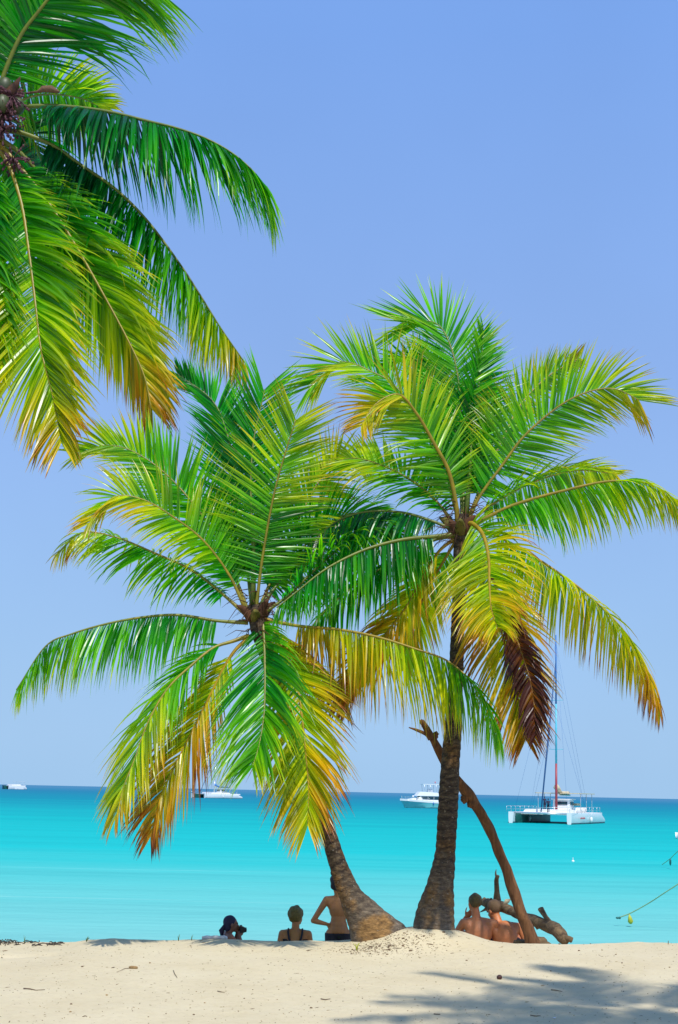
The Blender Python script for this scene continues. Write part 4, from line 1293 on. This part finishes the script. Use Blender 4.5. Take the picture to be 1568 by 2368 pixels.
# woman holding a camera, facing right
J = dict(pelvis=(0, 0, .11), chest=(0, .03, .40), neck=(0, .06, .58), head=(.0, .10, .70), shL=(-.165, .05, .545), shR=(.165, .05, .54),
         elL=(-.19, .20, .34), elR=(.18, .22, .36), haL=(-.05, .20, .56), haR=(.06, .21, .55), face=(0, 1, -.05))
J['hdL'] = ((.35, .35, .75), (.8, .3, 0), .45, -1); J['hdR'] = ((-.2, .45, .75), (-.8, .3, 0), .5, 1)
seat_legs(J, .30, .60)
(l1, z1) = place(535, 2137, 18.9, J['head'], .90, rad(-72))
p1, hd, hf = figure(l1, rad(-72), .90, J, M['skin_dark'], 'seated woman in a dark headscarf and violet tank top aiming a camera', .86)
hair(p1, hd, hf, M['cloth_navy'], .006, 0, .04, 'headscarf', .03)
m = MB(); m.tube([hd - hf[1] * .09 - hf[2] * .02, hd - hf[1] * .14 - hf[2] * .09, hd - hf[1] * .13 - hf[2] * .17], [.035, .04, .015], 9, rough=.3)
m.build('headscarf_tail', M['cloth_navy'], p1)
m = MB(); torso_prims(m, J, .86, .010)
remeshed(m, 'tank_top', M['cloth_violet'], p1, .010, 3, lambda c: c.z > .14 and c.z < .545 and abs(c.x) < .125 - max(0, c.z - .46) * .35)
cam_o = empty('camera', (0, 0, 0), 0, 'black camera with a long lens held up by the seated woman in the headscarf', 'camera')
mt_ = Matrix.Translation(Vector(l1)) @ Matrix.Rotation(rad(-72), 4, 'Z')
cam_o.location = mt_ @ Vector((.010, .215, .565)); cam_o.rotation_euler = (0, 0, rad(-72)); cam_o.scale = (.8, .8, .8)
m = MB(); m.box(0, 0, 0, .135, .055, .09); m.box(0, 0, .055, .05, .05, .03, taper=.7); m.box(.055, .012, 0, .03, .075, .085); m.build('camera_body', M['black'], cam_o, smooth=False)
m = MB(); m.tube([(0, .025, -.005), (0, .06, -.005), (0, .09, -.005)], [.036, .036, .040], 14); ln = m.build('lens', M['black'], cam_o)
m = MB(); m.tube([(0, .0905, -.005), (0, .093, -.005)], [.031, .031], 14); m.build('lens_glass', M['glassy'], ln)

# blond woman seen from the back
J = dict(pelvis=(0, 0, .11), chest=(0, .03, .40), neck=(0, .05, .565), head=(.01, .065, .725), shL=(-.165, .03, .51), shR=(.165, .03, .51),
         elL=(-.225, .02, .25), elR=(.225, .04, .25), haL=(-.20, .22, .10), haR=(.20, .24, .12), face=(.55, .8, -.05))
seat_legs(J, .34, .60)
(l2, z2) = place(686, 2119, 19.0, J['head'], 1.0, 0)
p2, hd, hf = figure(l2, 0, 1.0, J, M['skin_tan'], 'seated woman with short blond hair in a dark low-backed swimsuit seen from behind', .90)
hair(p2, hd, hf, M['hair_blond'], .020, 0, .16, 'hair', .0)
m = MB(); torso_prims(m, J, .90, .009)
remeshed(m, 'swimsuit', M['cloth_black'], p2, .006, 2, lambda c: c.z > -.1 and ((c.z < .355 + abs(c.x) * .9 and c.z < .455) or (c.y > .05 and c.z < .47 and abs(c.x) < .15)))
for s_ in (1, -1):
    m = MB()
    m.tube([(s_ * .015, -.070, .30), (s_ * .045, -.083, .38), (s_ * .078, -.072, .47), (s_ * .092, -.045, .545), (s_ * .09, .01, .575), (s_ * .085, .07, .53)], [.016, .015, .014, .013, .012, .012], 8)
    m.build('strap', M['cloth_black'], p2)

# standing bather with a bun, hand on the hip, partly behind the leaning trunk
J = dict(pelvis=(0, 0, .90), chest=(0, .01, 1.18), neck=(0, .02, 1.35), head=(-.035, .035, 1.53), shL=(-.17, .01, 1.30), shR=(.17, .01, 1.29),
         elL=(-.35, -.04, 1.02), elR=(.22, .02, 1.0), haL=(-.155, -.02, .975), haR=(.20, .10, .76), face=(.3, 1, -.05),
         hipL=(-.09, 0, .84), hipR=(.09, 0, .84), knL=(-.10, .02, .46), knR=(.10, .03, .46), anL=(-.11, -.01, .08), anR=(.12, 0, .08), toeL=(-.12, .14, .03), toeR=(.14, .14, .03))
J['hdL'] = ((.65, .55, -.5), (1, -.3, .1), .3, 1)
sc3 = 1.0
(l3, z3) = place(778, 2074, 20.4, J['head'], sc3, 0)
p3, hd, hf = figure(l3, 0, sc3, J, M['skin_tan'], 'bare-backed bather with dark hair bun and hand on hip behind the leaning trunk', .86)
hair(p3, hd, hf, M['hair_dark'], .010, 0, .10, 'hair', .022)
m = MB(); b_ = hd + hf[2] * .135 - hf[1] * .02 + Vector((-.05, 0, 0)); m.ball(b_.x, b_.y, b_.z, .034, .034, .038, 12, 9, bump=.3); m.build('hair_bun', M['hair_dark'], p3)
m = MB(); torso_prims(m, J, .86, .010)
for s, sg in (('L', -1), ('R', 1)): capsule(m, J['hip' + s], Vector(J['hip' + s]).lerp(Vector(J['kn' + s]), .3), .098, .09)
remeshed(m, 'shorts', M['cloth_black'], p3, .008, 2, lambda c: c.z < .86)

# two shirtless men side by side
J = dict(pelvis=(0, 0, .12), chest=(-.01, .06, .43), neck=(-.03, .12, .61), head=(-.055, .16, .775), shL=(-.20, .09, .545), shR=(.19, .08, .545),
         elL=(-.34, .13, .33), elR=(.27, .16, .28), haL=(-.15, .27, .60), haR=(.20, .36, .22), face=(-.35, .9, -.12))
J['hdL'] = ((.6, .05, .55), (.2, -.9, .2), .45, -1)
seat_legs(J, .40, .56, .20)
sc4 = 1.0
(l4, z4) = place(1097, 2089, 18.35, J['head'], sc4, 0)
p4, hd, hf = figure(l4, 0, sc4, J, M['skin_red'], 'sunburnt shirtless man with cropped blond hair sitting with a hand at his mouth', 1.08)
hair(p4, hd, hf, M['hair_sand'], .005, .006, .08, 'hair')
m = MB(); torso_prims(m, J, 1.08, .012)
for s in ('L', 'R'): capsule(m, J['hip' + s], Vector(J['hip' + s]).lerp(Vector(J['kn' + s]), .6), .098, .082)
remeshed(m, 'swim_shorts', M['cloth_navy'], p4, .011, 3, lambda c: c.z < .17 or (c.y > .14 and c.z < .42 and abs(c.x) > .02))

J = dict(pelvis=(0, 0, .12), chest=(-.04, .10, .39), neck=(-.10, .20, .54), head=(-.155, .28, .665), shL=(-.24, .13, .47), shR=(.15, .13, .49),
         elL=(-.24, .26, .24), elR=(.265, .10, .23), haL=(-.16, .42, .20), haR=(.30, .16, .02), face=(-.6, .75, -.3), headup=(-.25, .25, .95), fwd=(.1, 1, 0))
J['hdR'] = ((.3, .5, -.35), (0, 0, -1), .1, -1)
seat_legs(J, .38, .58, .18)
(l5, z5) = place(1142, 2106, 18.45, J['head'], 1.0, 0)
p5, hd, hf = figure(l5, 0, 1.0, J, M['skin_red'], 'shirtless man in a tan cap leaning forward beside the log, right of the pair', 1.05)
hair(p5, hd, hf, M['cloth_tan'], .007, .010, .02, 'cap')
m = MB(); c = hd + hf[1] * .12 + hf[2] * .05; ell(m, c, (.062, .055, .008), hf); m.build('cap_visor', M['cloth_tan'], p5)
m = MB(); torso_prims(m, J, 1.05, .012)
for s in ('L', 'R'): capsule(m, J['hip' + s], Vector(J['hip' + s]).lerp(Vector(J['kn' + s]), .6), .098, .082)
remeshed(m, 'swim_shorts', M['cloth_black'], p5, .011, 3, lambda c: c.z < .16 or (c.y > .2 and c.z < .36 and abs(c.x) > .02))

# ------------------------------------------------------------------ small things on the sand
def on_sand(px, py):
    """point of the sand seen at a picture position"""
    a, b = 8.0, 16.4
    for _ in range(40):
        mid = (a + b) / 2; q = P(px, py, mid)
        if q.z > ground(q.x, q.y): a = mid
        else: b = mid
    q = P(px, py, a); return Vector((q.x, q.y, ground(q.x, q.y)))

p = on_sand(1155, 2264)
m = MB(); m.ball(0, 0, .018, .026, .024, .023, 12, 9, bump=.15)
o = m.build('nut', M['nut']); o.location = p; tag(o, 'small round dark brown nut lying on the sand at the edge of the shadow', 'nut')
p = on_sand(308, 2240)
hk = MB(); hk.tube([(-.040, 0, .012), (-.02, 0, .015), (.025, 0, .014), (.043, 0, .012)], [.010, .014, .013, .008], 9, rough=.4)
o = hk.build('husk', M['husk']); o.location = p; tag(o, 'short broken piece of dry palm stalk lying on the sand at the left', 'husk')
def twig(pts, r_, label, mt='twig'):
    q = [on_sand(*p_) + Vector((0, 0, .007)) for p_ in pts]
    m = MB(); m.tube(q, [r_ * .65, r_ * .6] + [r_ * .35] * (len(q) - 2), 5)
    tag(m.build('twig', M[mt]), label, 'twig')
twig([(300, 2240), (288, 2241), (278, 2246), (270, 2249)], .005, 'thin bent twig touching the broken palm stalk on the sand')
twig([(401, 2245), (404, 2253), (410, 2262)], .005, 'short upright-looking twig to the right of the palm stalk')
twig([(503, 2293), (512, 2295), (520, 2296)], .006, 'small dark twig in the open sand left of the palm shadow')
twig([(55, 2287), (70, 2288), (84, 2291), (104, 2290)], .008, 'longest pale twig lying near the left edge of the sand')
twig([(742, 2311), (752, 2313), (764, 2311)], .007, 'dark curved twig at the left end of the palm shadow')
twig([(1274, 2290), (1284, 2291), (1300, 2294)], .007, 'dark twig inside the palm shadow right of the nut')
twig([(1003, 2346), (1018, 2347)], .006, 'short stick near the bottom edge below the palm shadow')
twig([(1226, 2349), (1240, 2351), (1250, 2350)], .006, 'bent stick in the palm shadow near the bottom edge')
p = on_sand(1282, 2355)
m = MB(); m.ball(0, 0, .006, .014, .011, .006, 8, 6, bump=.4); o = m.build('shell', M['towel']); o.location = p; tag(o, 'tiny pale shell at the bottom edge of the sand', 'shell')

# towel beside the woman with the camera
p = P(497, 2176, 16.75)
m = MB()
nx_, ny_ = 14, 8
vs = []
for j in range(ny_ + 1):
    for i in range(nx_ + 1):
        x, y = p.x - .13 + .26 * i / nx_, p.y - .22 + .40 * j / ny_
        vs.append((x, y, ground(x, y) + .035 + .014 * nz(i * .5, j * .6, 2)))
fs = [(j * (nx_ + 1) + i, j * (nx_ + 1) + i + 1, (j + 1) * (nx_ + 1) + i + 1, (j + 1) * (nx_ + 1) + i) for j in range(ny_) for i in range(nx_)]
bm_n = len(vs)
vs2 = [(a, b, c - .034) for a, b, c in vs]
fs2 = [tuple(q + bm_n for q in f[::-1]) for f in fs]
ed = [(i, i + 1) for i in range(nx_)] + [(ny_ * (nx_ + 1) + i + 1, ny_ * (nx_ + 1) + i) for i in range(nx_)] + \
     [((j + 1) * (nx_ + 1), j * (nx_ + 1)) for j in range(ny_)] + [(j * (nx_ + 1) + nx_, (j + 1) * (nx_ + 1) + nx_) for j in range(ny_)]
m.add(vs + vs2, fs + fs2 + [(b_, a_, a_ + bm_n, b_ + bm_n) for a_, b_ in ed])
tag(m.build('towel', M['towel']), 'crumpled white towel on the crest beside the woman with the camera', 'towel')

# scattered litter: bits of twig, bark and shell (nobody could count them)
def litter(name, n, area, mt, smin, smax, label_kind='stuff', seed=1, flat=.35, lift=.3):
    r = random.Random(seed); m = MB(); k = 0
    while k < n:
        x, y = area(r)
        z = ground(x, y); L = r.uniform(smin, smax) * (2.2 if r.random() < .06 else 1); an = r.uniform(0, math.pi)
        if r.random() < .4:
            m.ball(x, y, z + L * .12, L * .5, L * .45, L * .3, 5, 4, bump=.4, seed=k)
        else:
            d = Vector((math.cos(an), math.sin(an), r.uniform(-.05, .2))) * L
            w_ = L * r.uniform(.06, .18)
            c = Vector((x, y, z + w_ * .6))
            m.tube([c - d, c + Vector((0, 0, w_ * r.random())), c + d], [w_ * .7, w_, w_ * .3], 4)
        k += 1
    o = m.build(name, mt); tag(o, kind='stuff'); return o
litter('sand_litter', 2600, lambda r: (r.uniform(-4.4, 4.6), 9.6 + 7.2 * r.random() ** 1.15), M['twig'], .004, .013, seed=2)
litter('pale_grit', 1500, lambda r: (r.uniform(-4.4, 4.6), 9.6 + 6.8 * r.random() ** 1.3), M['husk'], .004, .011, seed=3)
def near_mound(r):
    return MOUND - .42 + r.gauss(0, .30), 15.55 + r.gauss(0, .16)
litter('bark_litter', 1100, near_mound, M['twig'], .005, .016, seed=4)
def left_crest(r):
    u = r.random() ** 1.6
    return P(-20, 2180, 16.3).x + u * .8, 16.35 + r.gauss(0, .10)
def weed():
    r = random.Random(6); m = MB()
    for k in range(70):
        x, y = left_crest(r); z = ground(x, y)
        u = (x - P(-20, 2180, 16.3).x) / .8
        h = .04 * (1 - u) * r.random() + .006
        an = r.uniform(0, 6.28); L = r.uniform(.02, .06)
        m.tube([(x - math.cos(an) * L, y - math.sin(an) * L, z), (x, y, z + h), (x + math.cos(an) * L, y + math.sin(an) * L, z + h * r.random())], [.004, .006, .003], 4)
    tag(m.build('seaweed', M['weed']), kind='stuff')
weed()
def sprig(px, py, n, h, label, mt='grass', d=16.35, lean=.3):
    q = P(px, py, d); r = random.Random(px)
    root = empty('grass_sprig', (q.x, d, ground(q.x, d)), 0, label, 'grass')
    for k in range(n):
        a = r.uniform(0, 6.28); m = MB(); L = h * r.uniform(.7, 1.1); le = lean * r.uniform(.3, 1.2)
        m.tube([(0, 0, -.01), (math.cos(a) * L * le * .3, math.sin(a) * L * le * .3, L * .5), (math.cos(a) * L * le, math.sin(a) * L * le, L)], [.004, .003, .001], 4)
        m.build('blade', M[mt], root)
sprig(57, 2180, 2, .085, 'single thin stalk standing on the crest near the left edge', lean=.25)
sprig(413, 2172, 3, .075, 'small grass sprig on the crest left of the woman with the camera')
sprig(443, 2172, 3, .06, 'tiny grass tuft on the crest nearest to the woman with the camera')
sprig(200, 2175, 6, .05, 'low grass tuft where the crest rises at the left', lean=1.0)
sprig(826, 2170, 9, .085, 'yellow-green seedling at the left foot of the sand mound', 'yellow', 15.5, .8)
sprig(1545, 2180, 3, .05, 'tiny dry sprig on the crest near the right edge', 'twig')
for o in bpy.data.objects:
    c_ = o.get('category')
    g_ = {'twig': 'twigs lying on the sand', 'grass': 'sprigs growing on the crest', 'post': 'mooring posts beyond the right edge', 'catamaran': 'catamarans anchored off the beach',
          'rope': 'mooring ropes at the right', 'person': 'people on the beach'}.get(c_)
    if g_ and o.parent is None and not (c_ == 'person' and o.location.y > 60): o['group'] = g_
    elif c_ == 'person': o['group'] = 'crew on the big catamaran'
print('triangles about', sum(len(o.data.polygons) * 2 for o in bpy.data.objects if o.type == 'MESH'))
